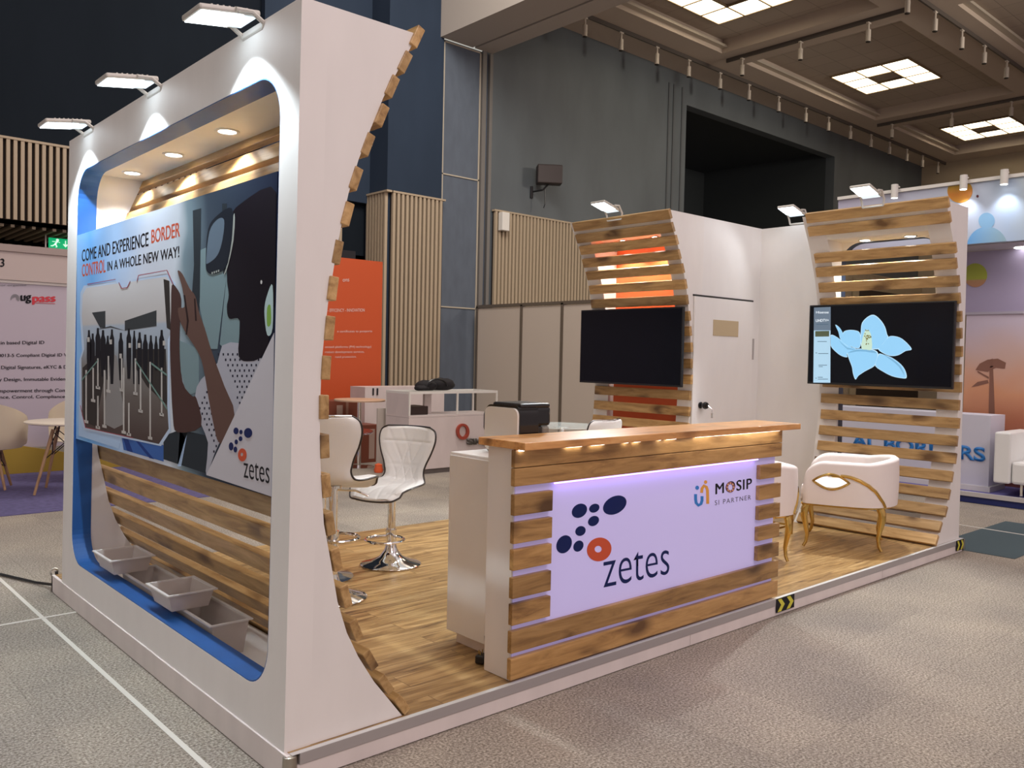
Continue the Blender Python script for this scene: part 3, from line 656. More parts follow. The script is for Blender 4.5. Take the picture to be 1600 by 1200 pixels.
# inset picture of an airport queue
INS = [(40, 300), (180, 280), (190, 302), (215, 298), (228, 274), (380, 252), (412, 290), (405, 480), (388, 520), (386, 800), (392, 900), (350, 965), (38, 895), (22, 840), (20, 600), (32, 560), (22, 420), (25, 330)]
art('inset_border', [[(x+(-9 if x < 200 else 9), y+(-10 if y < 500 else 9)) for x, y in INS]], C('print_ice', (.50, .62, .80)), 3)
IM = mat('inset_gradient', (.3, .3, .3), .6, spec=.08); t = IM.node_tree; b = t.nodes['Principled BSDF']; tcn = N(t, 'ShaderNodeTexCoord'); sp = N(t, 'ShaderNodeSeparateXYZ')
mr = N(t, 'ShaderNodeMapRange'); mr.inputs[1].default_value = -.36; mr.inputs[2].default_value = .36
r = ramp(t, [(0, (.085, .06, .055)), (.25, (.14, .12, .11)), (.45, (.22, .215, .21)), (.62, (.36, .42, .50)), (.74, (.40, .46, .55)), (.76, (.52, .50, .50)), (1, (.62, .62, .64))])
nz = N(t, 'ShaderNodeTexNoise'); nz.inputs['Scale'].default_value = 7
t.links.new(tcn.outputs['Object'], sp.inputs[0]); t.links.new(sp.outputs['Z'], mr.inputs[0]); t.links.new(mr.outputs[0], r.inputs[0]); t.links.new(r.outputs[0], b.inputs['Base Color'])
art('inset_photo', [INS], IM, 4)
art('inset_dark_floor', [[(25, 640), (110, 560), (140, 560), (80, 890), (30, 870)], [(250, 560), (380, 560), (386, 800), (300, 720), (250, 640)], [(370, 262), (395, 270), (400, 480), (384, 470)]], C('print_floor', (.040, .034, .032)), 5)
art('inset_glow', [smooth2([(140, 600), (170, 590), (185, 720), (200, 880), (120, 880), (130, 720)], 2)], C('print_floorglow', (.26, .25, .25)), 6)
ppl = []
random.seed(3)
for i, x in enumerate((52, 68, 90, 112, 132, 150, 188, 222, 245, 268, 292, 316, 338, 362)):
    h = random.uniform(470, 510); w = random.uniform(7, 11); f = random.uniform(640, 720)
    ppl.append([(x-w*.4, h), (x+w*.4, h), (x+w*.5, h+22), (x+w, h+40), (x+w, h+120), (x+w*.6, f), (x-w*.6, f), (x-w, h+120), (x-w, h+40), (x-w*.5, h+22)])
art('queue_people', ppl, C('print_people', (.012, .012, .016)), 7)
art('roof_trusses', [[(65, 405), (122, 398), (122, 470), (100, 470)], [(205, 440), (340, 395), (340, 462), (205, 482)], [(80, 478), (145, 462), (200, 480), (145, 468)]], C('print_truss', (.045, .05, .055)), 6)
wb = []
for x, y in ((50, 520), (145, 530), (187, 590), (226, 545), (266, 545), (372, 535)): wb.append([(x-5, y-10), (x+5, y-10), (x+5, y+10), (x-5, y+10)])
for x, y0, y1 in ((40, 650, 870), (70, 640, 780), (90, 600, 725), (118, 650, 890), (90, 760, 895), (135, 590, 740), (192, 600, 735), (200, 640, 915), (222, 790, 925), (250, 600, 750), (272, 640, 825), (313, 615, 940), (362, 640, 840)):
    wb.append([(x-3, y0), (x+3, y0), (x+3, y1), (x-3, y1)]); wb.append([(x-9, y1-8), (x+9, y1-4), (x+9, y1+8), (x-9, y1+4)])
art('queue_posts', wb, C('print_posts', (.50, .48, .46)), 8)
art('queue_belts', [[(20, 690), (90, 605), (90, 612), (20, 698)], [(250, 605), (385, 810), (385, 820), (250, 613)], [(318, 618), (385, 668), (385, 676), (318, 626)]], C('print_belt', (.16, .27, .24)), 9)
art('inset_outline', [[(45, 283), (165, 262), (165, 264.5), (45, 286)], [(255, 272), (262, 245), (385, 223), (412, 283), (409, 284), (383, 226), (264, 248), (258, 272)], [(180, 276), (192, 300), (214, 297), (227, 270), (229, 272), (216, 300), (190, 303), (178, 277)], [(16, 800), (38, 893), (240, 938), (240, 941), (36, 896), (14, 800)]], C('print_redline', (.35, .08, .10)), 10)
art('white_corner', [[(845, 490), (552, 1097), (845, 1200)]], C('print_white', (.56, .55, .60)), 10)
def flush_art(lst, name, parent, push):
    bm = nb(); ms = []
    for polys, mt in lst:
        if mt not in ms: ms.append(mt)
        for q in polys:
            n0 = len(bm.faces); prism(bm, q, push); bm.faces.ensure_lookup_table()
            for f in bm.faces[n0:]: f.material_index = ms.index(mt)
    return make(name, bm, ms, parent)
flush_art(ART, 'printed_picture', po, (-.0005, 0, 0))
# headline
def P3(x, y, k=-1): return pp(x, y, k)
for s, a, bq, c, mt in (('COME AND EXPERIENCE', (22, 180), (306, 132), (22, 138), BLK), ('BORDER', (318, 108), (440, 84), (318, 52), REDI),
                        ('CONTROL', (22, 250), (123, 236), (22, 200), REDI), ('IN A WHOLE NEW WAY!', (130, 228), (437, 170), (130, 188), BLK)):
    p00, p10, p01 = P3(*a), P3(*bq), P3(*c); p10.z = p00.z = (p00.z+p10.z)/2
    lettering(s, p00, p10, p01, mt, po, .0003, 'headline', bold=.022)
def px_ell(cx, cy, rx, ry, tilt, f, n=28):
    ct, st = math.cos(tilt), math.sin(tilt)
    return [f(cx+rx*math.cos(a)*ct-ry*math.sin(a)*st, cy+rx*math.cos(a)*st+ry*math.sin(a)*ct) for a in [2*PI*i/n for i in range(n)]]
q2 = lambda x, y: at(x*.35, 380+y*.35, 'x', .0270)
bm = nb()
for e in ((1054, 838, 11, 15, 0), (1076, 843, 7, 10, 0), (1108, 847, 18, 22, 0), (1074, 873, 8, 11, 0), (1055, 887, 7, 11, 0), (1032, 907, 10, 18, 0), (1051, 921, 8, 13, 0)): prism(bm, px_ell(*e, q2), (-.0008, 0, 0))
make('logo_dots', bm, NAVY, po)
bm = nb(); o_, i_ = px_ell(1082, 945, 19, 29, 0, q2, 36), px_ell(1080, 943, 6, 8, 0, q2, 36)
def flat_ring(bm, o_, i_, nrm):
    nrm = Vector(nrm); n = len(o_); A = [[bm.verts.new(p) for p in o_], [bm.verts.new(p) for p in i_], [bm.verts.new(Vector(p)+nrm) for p in o_], [bm.verts.new(Vector(p)+nrm) for p in i_]]
    for k in range(n):
        j = (k+1) % n
        for a, c in ((0, 1), (2, 3), (0, 2), (1, 3)): bm.faces.new((A[a][k], A[a][j], A[c][j], A[c][k]))
flat_ring(bm, o_, i_, (-.0008, 0, 0)); make('logo_ring', bm, REDI, po)
lettering('zetes', q2(1088, 1046), q2(1203, 1074), q2(1088, 968), BLK, po, .0008, 'logo_lettering', bold=-.005)

# ------------------------------------------------------------------ translucent trays in the opening
TRAY = mat('frosted_plastic', (.64, .58, .54), .35, alpha=.72, spec=.6)
TRIM_ = mat('frosted_rim', (.72, .70, .68), .3, alpha=.9)
def tray(x0, x1, y0, y1, z0, z1, label):
    r = empty('storage_tray', ((x0+x1)/2, (y0+y1)/2, z0), label, 'tray', 'translucent trays in the left opening')
    bm = nb(); tp = .018; w = .004
    def rc(i, z, inn): return [(x0+tp*i+inn, y0+tp*i+inn, z), (x1-tp*i-inn, y0+tp*i+inn, z), (x1-tp*i-inn, y1-tp*i-inn, z), (x0+tp*i+inn, y1-tp*i-inn, z)]
    R = [[bm.verts.new(p) for p in q] for q in (rc(1, z0, 0), rc(0, z1, 0), rc(0, z1, w), rc(1, z0+w, w))]
    for a, c in zip(R, R[1:]):
        for k in range(4): bm.faces.new((a[k], a[(k+1) % 4], c[(k+1) % 4], c[k]))
    bm.faces.new(R[0]); bm.faces.new(R[3])
    make('bin', bm, TRAY, r)
    bm = nb(); k = .014
    o_ = [Vector(p) for p in ((x0-k, y0-k, z1), (x1+k, y0-k, z1), (x1+k, y1+k, z1), (x0-k, y1+k, z1))]; i_ = [Vector(p) for p in ((x0, y0, z1), (x1, y0, z1), (x1, y1, z1), (x0, y1, z1))]
    flat_ring(bm, o_, i_, (0, 0, .006)); make('rim', bm, TRIM_, r)
tray(.120, .29, .93, 1.45, .152, .300, 'translucent tray nearest the front, rightmost and largest of the four')
tray(.120, .29, 1.56, 2.13, .152, .300, 'translucent open tray between the two raised ones')
tray(.035, .24, 1.20, 1.46, .308, .385, 'raised shallow translucent tray, second from the right, overlapping its neighbours')
tray(.035, .24, 2.02, 2.30, .308, .385, 'raised shallow translucent tray at the far left corner of the opening')

# ------------------------------------------------------------------ television screens
def tv(x, y0, y1, z0, z1, label, group, name='television'):
    r = empty(name, (x, (y0+y1)/2, z0), label, 'television', group)
    make('casing', B(x, x+.03, y0, y1, z0, z1, .004), BLACK, r)
    make('screen', B(x-.0015, x+.001, y0+.012, y1-.012, z0+.018, z1-.012), mat('dark_screen', (.004, .005, .010), .16, spec=.22), r)
    make('wall_mount', B(x+.03, x+.075, (y0+y1)/2-.2, (y0+y1)/2+.2, z0+.15, z1-.15), BLACK, r)
    return r
TX = 5.665
tvr = tv(TX, .015, 1.25, 1.315, 2.012, 'flat television on the right tower showing a white flower on black', None)
tvm = tv(4.70, 1.905, 3.13, 1.262, 1.968, 'blank black television on the middle slatted tower', None)
q6 = lambda x, y: at(1240+x*.175, 440+y*.175, 'x', TX-.0022)
PET = mat('petal_glow', (.05, .08, .1), .4, emit=(.27, .58, .86), es=.95); PETD = mat('petal_edge', (.05, .08, .1), .4, emit=(.50, .72, .88), es=1.0); PETS = mat('petal_shadow', (.05, .08, .1), .4, emit=(.17, .42, .66), es=.9)
petals = [[(600, 450), (610, 370), (660, 315), (715, 296), (770, 335), (815, 400), (835, 470), (845, 500), (800, 560), (765, 600), (720, 605), (660, 600), (610, 590), (595, 520)],
          [(755, 605), (790, 560), (840, 500), (880, 485), (950, 500), (1010, 545), (1055, 605), (1000, 620), (940, 655), (880, 665), (820, 650)],
          [(735, 700), (760, 645), (800, 650), (880, 680), (960, 740), (1000, 800), (1008, 860), (960, 862), (880, 845), (800, 805), (730, 755)],
          [(490, 680), (480, 620), (560, 600), (650, 600), (720, 610), (755, 640), (745, 700), (720, 755), (640, 800), (580, 840), (552, 875), (530, 820), (520, 760)],
          [(330, 480), (370, 485), (420, 520), (480, 575), (560, 600), (480, 640), (480, 675), (430, 665), (380, 630), (330, 570)],
          [(445, 450), (490, 432), (550, 435), (590, 455), (600, 520), (590, 590), (540, 590), (480, 560), (440, 500)],
          [(372, 385), (410, 410), (440, 460), (470, 540), (520, 590), (480, 575), (420, 520), (400, 450)]]
TVA = []
def tvart(name, polys, mt, k): TVA.append(([[q6(x, y)+Vector((-.0004*k, 0, 0)) for x, y in q] for q in polys], mt))
for i, p in enumerate(petals):
    c = (sum(a for a, _ in p)/len(p), sum(b_ for _, b_ in p)/len(p))
    if i == 0:
        edge, fill = [], []
    edge.append(smooth2(p, 3)); fill.append(smooth2([(c[0]+(a-c[0])*.955, c[1]+(b_-c[1])*.955) for a, b_ in p], 3))
tvart('petal_edges', edge, PETD, 0)
tvart('petals', fill, PET, 1)
tvart('petal_shadows', [smooth2([(480, 640), (560, 605), (700, 612), (740, 640), (640, 625), (560, 625)], 2), smooth2([(800, 650), (880, 690), (960, 760), (990, 840), (940, 760), (870, 700)], 2), smooth2([(400, 520), (480, 590), (560, 602), (480, 605)], 2)], PETS, 2)
tvart('stamens', [smooth2([(605, 590), (625, 470), (655, 430), (690, 470), (700, 600), (650, 610)], 3)], mat('stamen_glow', (.1, .1, .05), .4, emit=(.48, .66, .55), es=1), 2)
random.seed(5)
tvart('stamen_dots', [[(x, y), (x+8, y+3), (x+6, y+13), (x-2, y+9)] for x, y in [(655+random.gauss(0, 16), 490+random.gauss(0, 26)) for _ in range(26)]], mat('stamen_dark', (.05, .04, .01), .4, emit=(.20, .17, .04), es=.8), 3)
tvart('info_strip', [[(183, 232), (332, 226), (330, 904), (176, 902)]], mat('strip_grey', (.05, .05, .05), .4, emit=(.10, .15, .21), es=1), 4)
tvart('info_card', [[(183, 436), (330, 436), (328, 903), (177, 902)]], mat('strip_pale', (.1, .1, .1), .4, emit=(.36, .58, .74), es=1), 5)
tvart('info_picture', [[(194, 442), (320, 440), (318, 490), (194, 492)]], mat('strip_picture', (.05, .05, .03), .4, emit=(.05, .07, .04), es=1), 6)
SW = mat('screen_text_pale', (.2, .2, .2), .4, emit=(.75, .82, .88), es=1); SD = mat('screen_text_dark', (.02, .03, .04), .4, emit=(.05, .10, .15), es=1)
for s, a, bq, c, mt in (('Hisense', (202, 285), (315, 284), (202, 264), SW), ('UHDTV+', (200, 361), (316, 357), (200, 337), SW)):
    o6 = Vector((-.0028, 0, 0)); lettering(s, q6(*a)+o6, q6(*bq)+o6, q6(*c)+o6, mt, tvr, .0004, 'screen_text', bold=.01)
tvart('screen_lines', [[(x0, y), (x1, y), (x1, y+5), (x0, y+5)] for x0, x1, y in ((215, 298, 533), (197, 212, 634), (222, 312, 640), (224, 300, 744), (226, 262, 757), (196, 208, 860), (218, 262, 852), (218, 308, 868), (205, 310, 379))], SD, 7)
flush_art(TVA, 'screen_picture', tvr, (-.0003, 0, 0))

# ------------------------------------------------------------------ reception counter
ct = empty('reception_counter', (2.1, .1, PZ), 'timber clad reception counter with a violet-lit logo panel', 'counter')
VIOLETLIT = mat('violet_lit_white', (.55, .53, .84), .4, emit=(.54, .46, .92), es=.20)  # violet LED light on the white panel, put into colour and emission
make('body', B(1.055, 3.13, .032, .20, PZ+.001, 1.108, .002), WHITE, ct)
make('backing_panel', B(1.065, 3.12, .0275, .031, .115, .955), VIOLETLIT, ct)
make('countertop', B(1.03, 3.24, -.065, .24, 1.109, 1.142, .003), TOPW, ct)
for za, zb in ((1.03, 1.105), (.95, 1.027), (.33, .235), (.212, .12)):
    z0, z1 = min(za, zb), max(za, zb); make('long_plank', B(1.035, 3.15, .0, .026, z0, z1, .003), SLATX, ct)
for z0, z1 in ((.825, .915), (.705, .797), (.59, .68), (.47, .56), (.355, .447)):
    make('short_plank', B(1.037, 1.265, .0, .026, z0, z1, .003), SLATX, ct)
    make('short_plank', B(2.925, 3.15, .0, .026, z0+.003, z1-.006, .003), SLATX, ct)
q7 = lambda x, y: at(680+x*.4, 600+y*.4, 'y', .0272)
bm = nb(); R_ = math.radians
for e in ((563, 495, 32, 25, R_(-38)), (621, 485, 21, 16, R_(-30)), (701, 473, 49, 33, R_(-30)), (618, 535, 23, 18, R_(-38)), (567, 574, 21, 18, R_(-38)), (503, 626, 37, 28, R_(-62)), (559, 633, 23, 18, R_(-58))): prism(bm, px_ell(*e, q7), (0, -.0015, 0))
make('logo_dots', bm, NAVY, ct)
bm = nb(); flat_ring(bm, px_ell(640, 646, 49, 45, R_(-35), q7, 40), px_ell(636, 645, 14, 13, 0, q7, 40), (0, -.0015, 0)); make('logo_ring', bm, REDI, ct)
def q7l(x, y): return q7(x, y)
lettering('zetes', q7(657, 797), q7(914, 742), q7(657, 678), NAVY, ct, .0015, 'logo_lettering', bold=-.01)
lettering('MOSIP', q7(1094, 432), q7(1237, 408), q7(1094, 389), BLK, ct, .0012, 'partner_lettering', bold=.022, spacing=1.1)
lettering('SI PARTNER', q7(1092, 474), q7(1233, 451), q7(1092, 455), mat('grey_ink', (.10, .09, .12), .5), ct, .0012, 'partner_lettering', spacing=1.25)
def stroke(bm, pts, w, f, nrm):
    L = []; n = len(pts)
    for i, (x, y) in enumerate(pts):
        a, c = pts[max(0, i-1)], pts[min(n-1, i+1)]; d = Vector((c[0]-a[0], c[1]-a[1])).normalized()
        L.append((f(x-d.y*w, y+d.x*w), f(x+d.y*w, y-d.x*w)))
    prism(bm, [p for p, _ in L]+[p for _, p in L][::-1], nrm)
bm = nb(); stroke(bm, [(1017, 430), (1017, 450), (1019, 464), (1028, 474), (1038, 468), (1042, 455), (1042, 438)], 5.5, q7, (0, -.0012, 0)); prism(bm, px_ell(1023, 405, 7, 8, 0, q7, 18), (0, -.0012, 0))
make('partner_emblem_blue', bm, mat('sky_ink', (.03, .22, .62), .5), ct)
bm = nb(); stroke(bm, [(1040, 425), (1042, 408), (1050, 397), (1059, 402), (1063, 415), (1064, 445), (1064, 468)], 5.5, q7, (0, -.0012, 0)); prism(bm, px_ell(1056, 383, 6, 7, 0, q7, 18), (0, -.0012, 0))
make('partner_emblem_amber', bm, mat('amber_ink', (.75, .36, .06), .5), ct)
bm = nb(); flat_ring(bm, [p+Vector((0, -.0014, 0)) for p in px_ell(1152, 403, 17, 21, 0, q7, 24)], [p+Vector((0, -.0014, 0)) for p in px_ell(1152, 403, 9, 12, 0, q7, 24)], (0, -.0006, 0)); make('partner_ring', bm, mat('brown_ink', (.22, .07, .10), .5), ct)
bm = nb()
for i in range(8): prism(bm, px_ell(1152+13*math.cos(i*PI/4), 403+16*math.sin(i*PI/4), 3, 3.4, 0, lambda x, y: q7(x, y)+Vector((0, -.0021, 0)), 8), (0, -.0003, 0))
make('partner_ring_specks', bm, mat('peach_ink', (.8, .45, .2), .5), ct)
LEDV = mat('led_strip', (1, 1, 1), .3, emit=(1.0, .96, .92), es=9); LEDP = mat('violet_led_strip', (.5, .3, .9), .3, emit=(.55, .35, 1), es=3)
bm = nb()
for x0, x1 in ((1.05, 1.075), (1.33, 1.43), (1.49, 1.58), (1.72, 1.75), (1.79, 1.84), (1.98, 2.0), (2.04, 2.12), (2.28, 3.10)): box(bm, x0, x1, -.012, -.004, 1.101, 1.108)
make('led_strip', bm, LEDV, ct)
make('violet_led_strip', B(1.28, 2.91, .006, .012, .941, .947), LEDP, ct)
o = lamp('AREA', 'counter_strip_light', (2.55, -.03, 1.098), .45, (1.0, .95, .90), (2.55, -.03, 0), shape='RECTANGLE', size=1.1, size_y=.01)
o = lamp('AREA', 'counter_violet_light', (2.1, .012, .938), .35, (.5, .32, 1.0), (2.1, .012, 0), shape='RECTANGLE', size=1.6, size_y=.008)

# white cabinet behind the counter with coffee machine
wc = empty('white_cabinet', (1.6, .42, PZ), 'plain white cabinet behind the counter carrying the coffee machine', 'cabinet')
make('carcass', B(1.155, 2.3, .21, .60, .165, 1.035, .004), WHITE2, wc)
make('plinth', B(1.19, 2.28, .24, .57, PZ+.001, .165), FASC, wc)
make('side_door', B(1.147, 1.155, .215, .595, .17, 1.02, .002), WHITE2, wc)
cm = empty('coffee_machine', (1.45, .40, 1.036), 'black coffee machine with white rounded side panels on the white cabinet', 'coffee machine')
def rrect(y0, y1, z0, z1, r, x, n=6):
    P = []
    for cy, cz, a0 in ((y1-r, z1-r, 0), (y0+r, z1-r, 90), (y0+r, z0+r, 180), (y1-r, z0+r, 270)):
        P += [Vector((x, cy+r*math.cos(R_(a0+90*i/n)), cz+r*math.sin(R_(a0+90*i/n)))) for i in range(n+1)]
    return P
XM = 1.29; pa = at(757, 640, 'x', XM); pb = at(808, 706, 'x', XM)
ya_, yb_ = at(808, 670, 'x', XM).y, at(757, 670, 'x', XM).y
make('body', prism(nb(), rrect(ya_-.008, yb_+.008, 1.037, 1.268, .04, XM+.012), (.118, 0, 0)), GLOSSB, cm)
make('side_panel', prism(nb(), rrect(ya_, yb_, 1.048, 1.258, .035, XM), (.012, 0, 0)), PLWHITE, cm)
make('lid', box(nb(), XM+.03, XM+.225, ya_+.01, yb_-.02, 1.255, 1.280, .01), BLACK, cm)
make('lever', box(nb(), XM+.02, XM+.15, yb_-.02, yb_+.045, 1.13, 1.235, .02), BLACK, cm)
make('brewing_head', box(nb(), XM+.13, XM+.225, ya_+.005, yb_-.01, 1.17, 1.262, .014), GLOSSB, cm)
make('water_tank', box(nb(), XM+.175, XM+.222, ya_+.01, yb_-.02, 1.06, 1.17, .01), mat('smoked_tank', (.25, .22, .19), .1, alpha=.6), cm)
make('back_column', box(nb(), XM+.13, XM+.175, ya_+.01, yb_-.02, 1.04, 1.17, .008), BLACK, cm)
make('drip_tray', box(nb(), XM+.13, XM+.23, ya_, yb_-.01, 1.037, 1.058, .006), BLACK, cm)
pl = empty('power_plug', (1.16, .2, PZ), 'black power plug lying on the wooden floor beside the counter end', 'plug')
c0 = at(752, 1031, 'z', .12)
mx = Matrix.Translation((c0.x, c0.y, .128)) @ Matrix.Rotation(.5, 4, 'Z')
make('plug_body', box(nb(), -.028, .028, -.022, .022, -.02, .018, .008, mx), BLACK, pl)
bm = nb()
for a, c in ((-.012, 0), (.012, 0), (0, .012)): box(bm, a-.003, a+.003, c-.002, c+.002, .018, .036, 0, mx)
make('pin', bm, mat('brass', (.5, .4, .2), .3, 1), pl)
make('cable', tube(nb(), [c0+Vector((.02, -.01, .0)), c0+Vector((.03, .0, .012)), c0+Vector((.035, .01, .05)), c0+Vector((.032, .012, .10))], .005, 8), BLACK, pl, smooth=True)

# ------------------------------------------------------------------ chrome bar stools
def sweep_grid(bm, P, nu, nv, thick=0):
    V = [[bm.verts.new(P(i/nu, j/nv)) for j in range(nv+1)] for i in range(nu+1)]
    for i in range(nu):
        for j in range(nv): bm.faces.new((V[i][j], V[i+1][j], V[i+1][j+1], V[i][j+1]))
    return V
PR = [(.250, -.060, .120), (.235, -.052, .165), (.15, -.012, .215), (.04, 0, .225), (-.07, .002, .205), (-.15, .022, .170), (-.185, .075, .152), (-.20, .14, .165), (-.212, .22, .200), (-.226, .30, .222), (-.238, .362, .212), (-.243, .388, .170)]
def seat_pt(u, v):
    k = u*(len(PR)-1); i = min(int(k), len(PR)-2); f = k-i
    p0, p1, p2, p3 = [PR[min(max(i+d, 0), len(PR)-1)] for d in (-1, 0, 1, 2)]
    x, z, w = [.5*(2*b_+(c-a)*f+(2*a-5*b_+4*c-d)*f*f+(3*b_-a-3*c+d)*f**3) for a, b_, c, d in zip(p0, p1, p2, p3)]
    t_ = 2*v-1; up = (1 if u < .5 else 0)
    s_ = min(1, max(0, (u-.35)/.25)); cup = t_*t_
    return Vector((x+cup*.05*s_, t_*w, z+cup*.028*(1-s_)-(.02*cup if u < .15 else 0)))
def bar_stool(rise, label):
    """stool facing +x; floor at z = 0"""
    r = empty('bar_stool', (0, 0, 0), label, 'bar stool', 'white quilted bar stools')
    H_ = .50+rise
    make('base', lathe(nb(), [(.0, 0), (.195, 0), (.20, .008), (.19, .016), (.13, .030), (.075, .058), (.045, .10), (.034, .135), (.032, .14)], (0, 0, 0), 44), CHROME, r, smooth=True)
    make('column', lathe(nb(), [(.031, .13), (.031, .24+rise*.4), (.030, .245+rise*.4)], seg=24), CHROME, r, smooth=True)
    make('piston', lathe(nb(), [(.026, .22), (.026, H_-.02), (.05, H_-.018), (.05, H_-.004)], seg=24), CHROME, r, smooth=True)
    make('collar', lathe(nb(), [(.036, .155+rise), (.036, .235+rise)], seg=24), CHROME, r, smooth=True)
    bm = nb(); tube(bm, [(.075+.125*math.cos(a), .125*math.sin(a), .18+rise) for a in [2*PI*k/36 for k in range(36)]], .009, 8, closed=True)
    make('footrest', bm, CHROME, r, smooth=True)
    make('height_lever', tube(nb(), [(.0, 0, H_-.03), (.03, -.12, H_-.035), (.05, -.19, H_-.065)], .006, 8), CHROME, r, smooth=True)
    up = Vector((0, 0, H_+.015)); NU, NV = 40, 22
    bm = nb()
    def top(u, v):
        p = seat_pt(u, v); e = 1e-3; a = seat_pt(min(1, u+e), v)-seat_pt(max(0, u-e), v); c = seat_pt(u, min(1, v+e))-seat_pt(u, max(0, v-e)); n = a.cross(c).normalized()
        if n.z < 0 and u < .5: n = -n
        if u >= .5 and n.x < 0: n = -n
        edge = min(1, min(u, 1-u)*14, min(v, 1-v)*9); edge = max(0, edge)
        q = 1.0
        for s_ in (.62, .80): q = min(q, abs(u-s_)/.012)
        for sl in (-1, 1):
            for off in (-.5, 0, .5): q = min(q, abs((v-.5)-sl*(u-.5-off*.5)*.9)/.018)
        q = min(1, q)
        return p+up+n*(.022*edge**.5-.006*(1-q)*edge)
    Vt = sweep_grid(bm, top, NU*2, NV*2)
    make('seat_cushion', bm, LEATHER, r, smooth=True)
    bm = nb()
    def bot(u, v):
        p = seat_pt(u, v); e = 1e-3; a = seat_pt(min(1, u+e), v)-seat_pt(max(0, u-e), v); c = seat_pt(u, min(1, v+e))-seat_pt(u, max(0, v-e)); n = a.cross(c).normalized()
        if n.z < 0 and u < .5: n = -n
        if u >= .5 and n.x < 0: n = -n
        return p+up-n*.012*min(1, min(u, 1-u)*20, min(v, 1-v)*12)
    sweep_grid(bm, bot, NU, NV); make('shell', bm, LEATHER, r, smooth=True)
    loop = [(i/60, 0) for i in range(60)]+[(1, j/24) for j in range(24)]+[(1-i/60, 1) for i in range(60)]+[(0, 1-j/24) for j in range(24)]
    make('piping', tube(nb(), [seat_pt(u, v)+up for u, v in loop], .006, 6, closed=True), PIPING, r, smooth=True)
    bm = nb(); tube(bm, [seat_pt(1-.25*abs(1-2*k/30)**3 if 0 else 1, k/30)+up+Vector((-.008, 0, .002)) for k in range(31)], .005, 6)
    make('chrome_trim', bm, CHROME, r, smooth=True)
    return r
sA = bar_stool(0.0, 'white quilted bar stool with chrome pedestal, seen whole on the wooden floor'); sA.location = (1.79, 2.04, PZ+.001); sA.rotation_euler = (0, 0, R_(203))
sB = bar_stool(.15, 'white bar stool with its back turned, half hidden by the left wall slats'); sB.location = (1.09, 1.59, PZ+.001); sB.rotation_euler = (0, 0, R_(40))
pc = at(942, 660, 'z', 1.0)
sC = bar_stool(0.04, 'white bar stool whose backrest top shows above the counter by the middle tower'); pc = at(945, 660, 'z', 1.03); sC.location = (pc.x, pc.y+.2, PZ+.001); sC.rotation_euler = (0, 0, R_(98))
# bar tables
def bar_table(x, y, h, rad, topm, label, foot=.2):
    r = empty('bar_table', (x, y, PZ), label, 'bar table')
    make('tabletop', lathe(nb(), [(0, h-.012), (rad-.004, h-.012), (rad, h-.006), (rad-.004, h), (0, h)], (x, y, 0), 48), topm, r, smooth=True)
    make('pole', lathe(nb(), [(.028, PZ+.03), (.028, h-.03), (.07, h-.018), (.07, h-.0125)], (x, y, 0), 24), CHROME, r, smooth=True)
    make('base', lathe(nb(), [(0, PZ+.001), (foot-.005, PZ+.001), (foot, PZ+.01), (foot*.7, PZ+.022), (.05, PZ+.05), (.029, PZ+.08)], (x, y, 0), 40), CHROME, r, smooth=True)
    return r
bar_table(1.26, 2.02, 1.02, .31, mat('banner_reflecting_glass', (.06, .008, .008), .25, spec=.3), 'bar table with a round glass top tinted maroon by banner reflection behind the bar stool turned away')  # orange banner's reflection put into the glass colour as maroon
gt = at(878, 664, 'z', .935)
bar_table(gt.x, gt.y, .935, .32, GLASSM, 'round clear glass bar table behind the coffee machine')

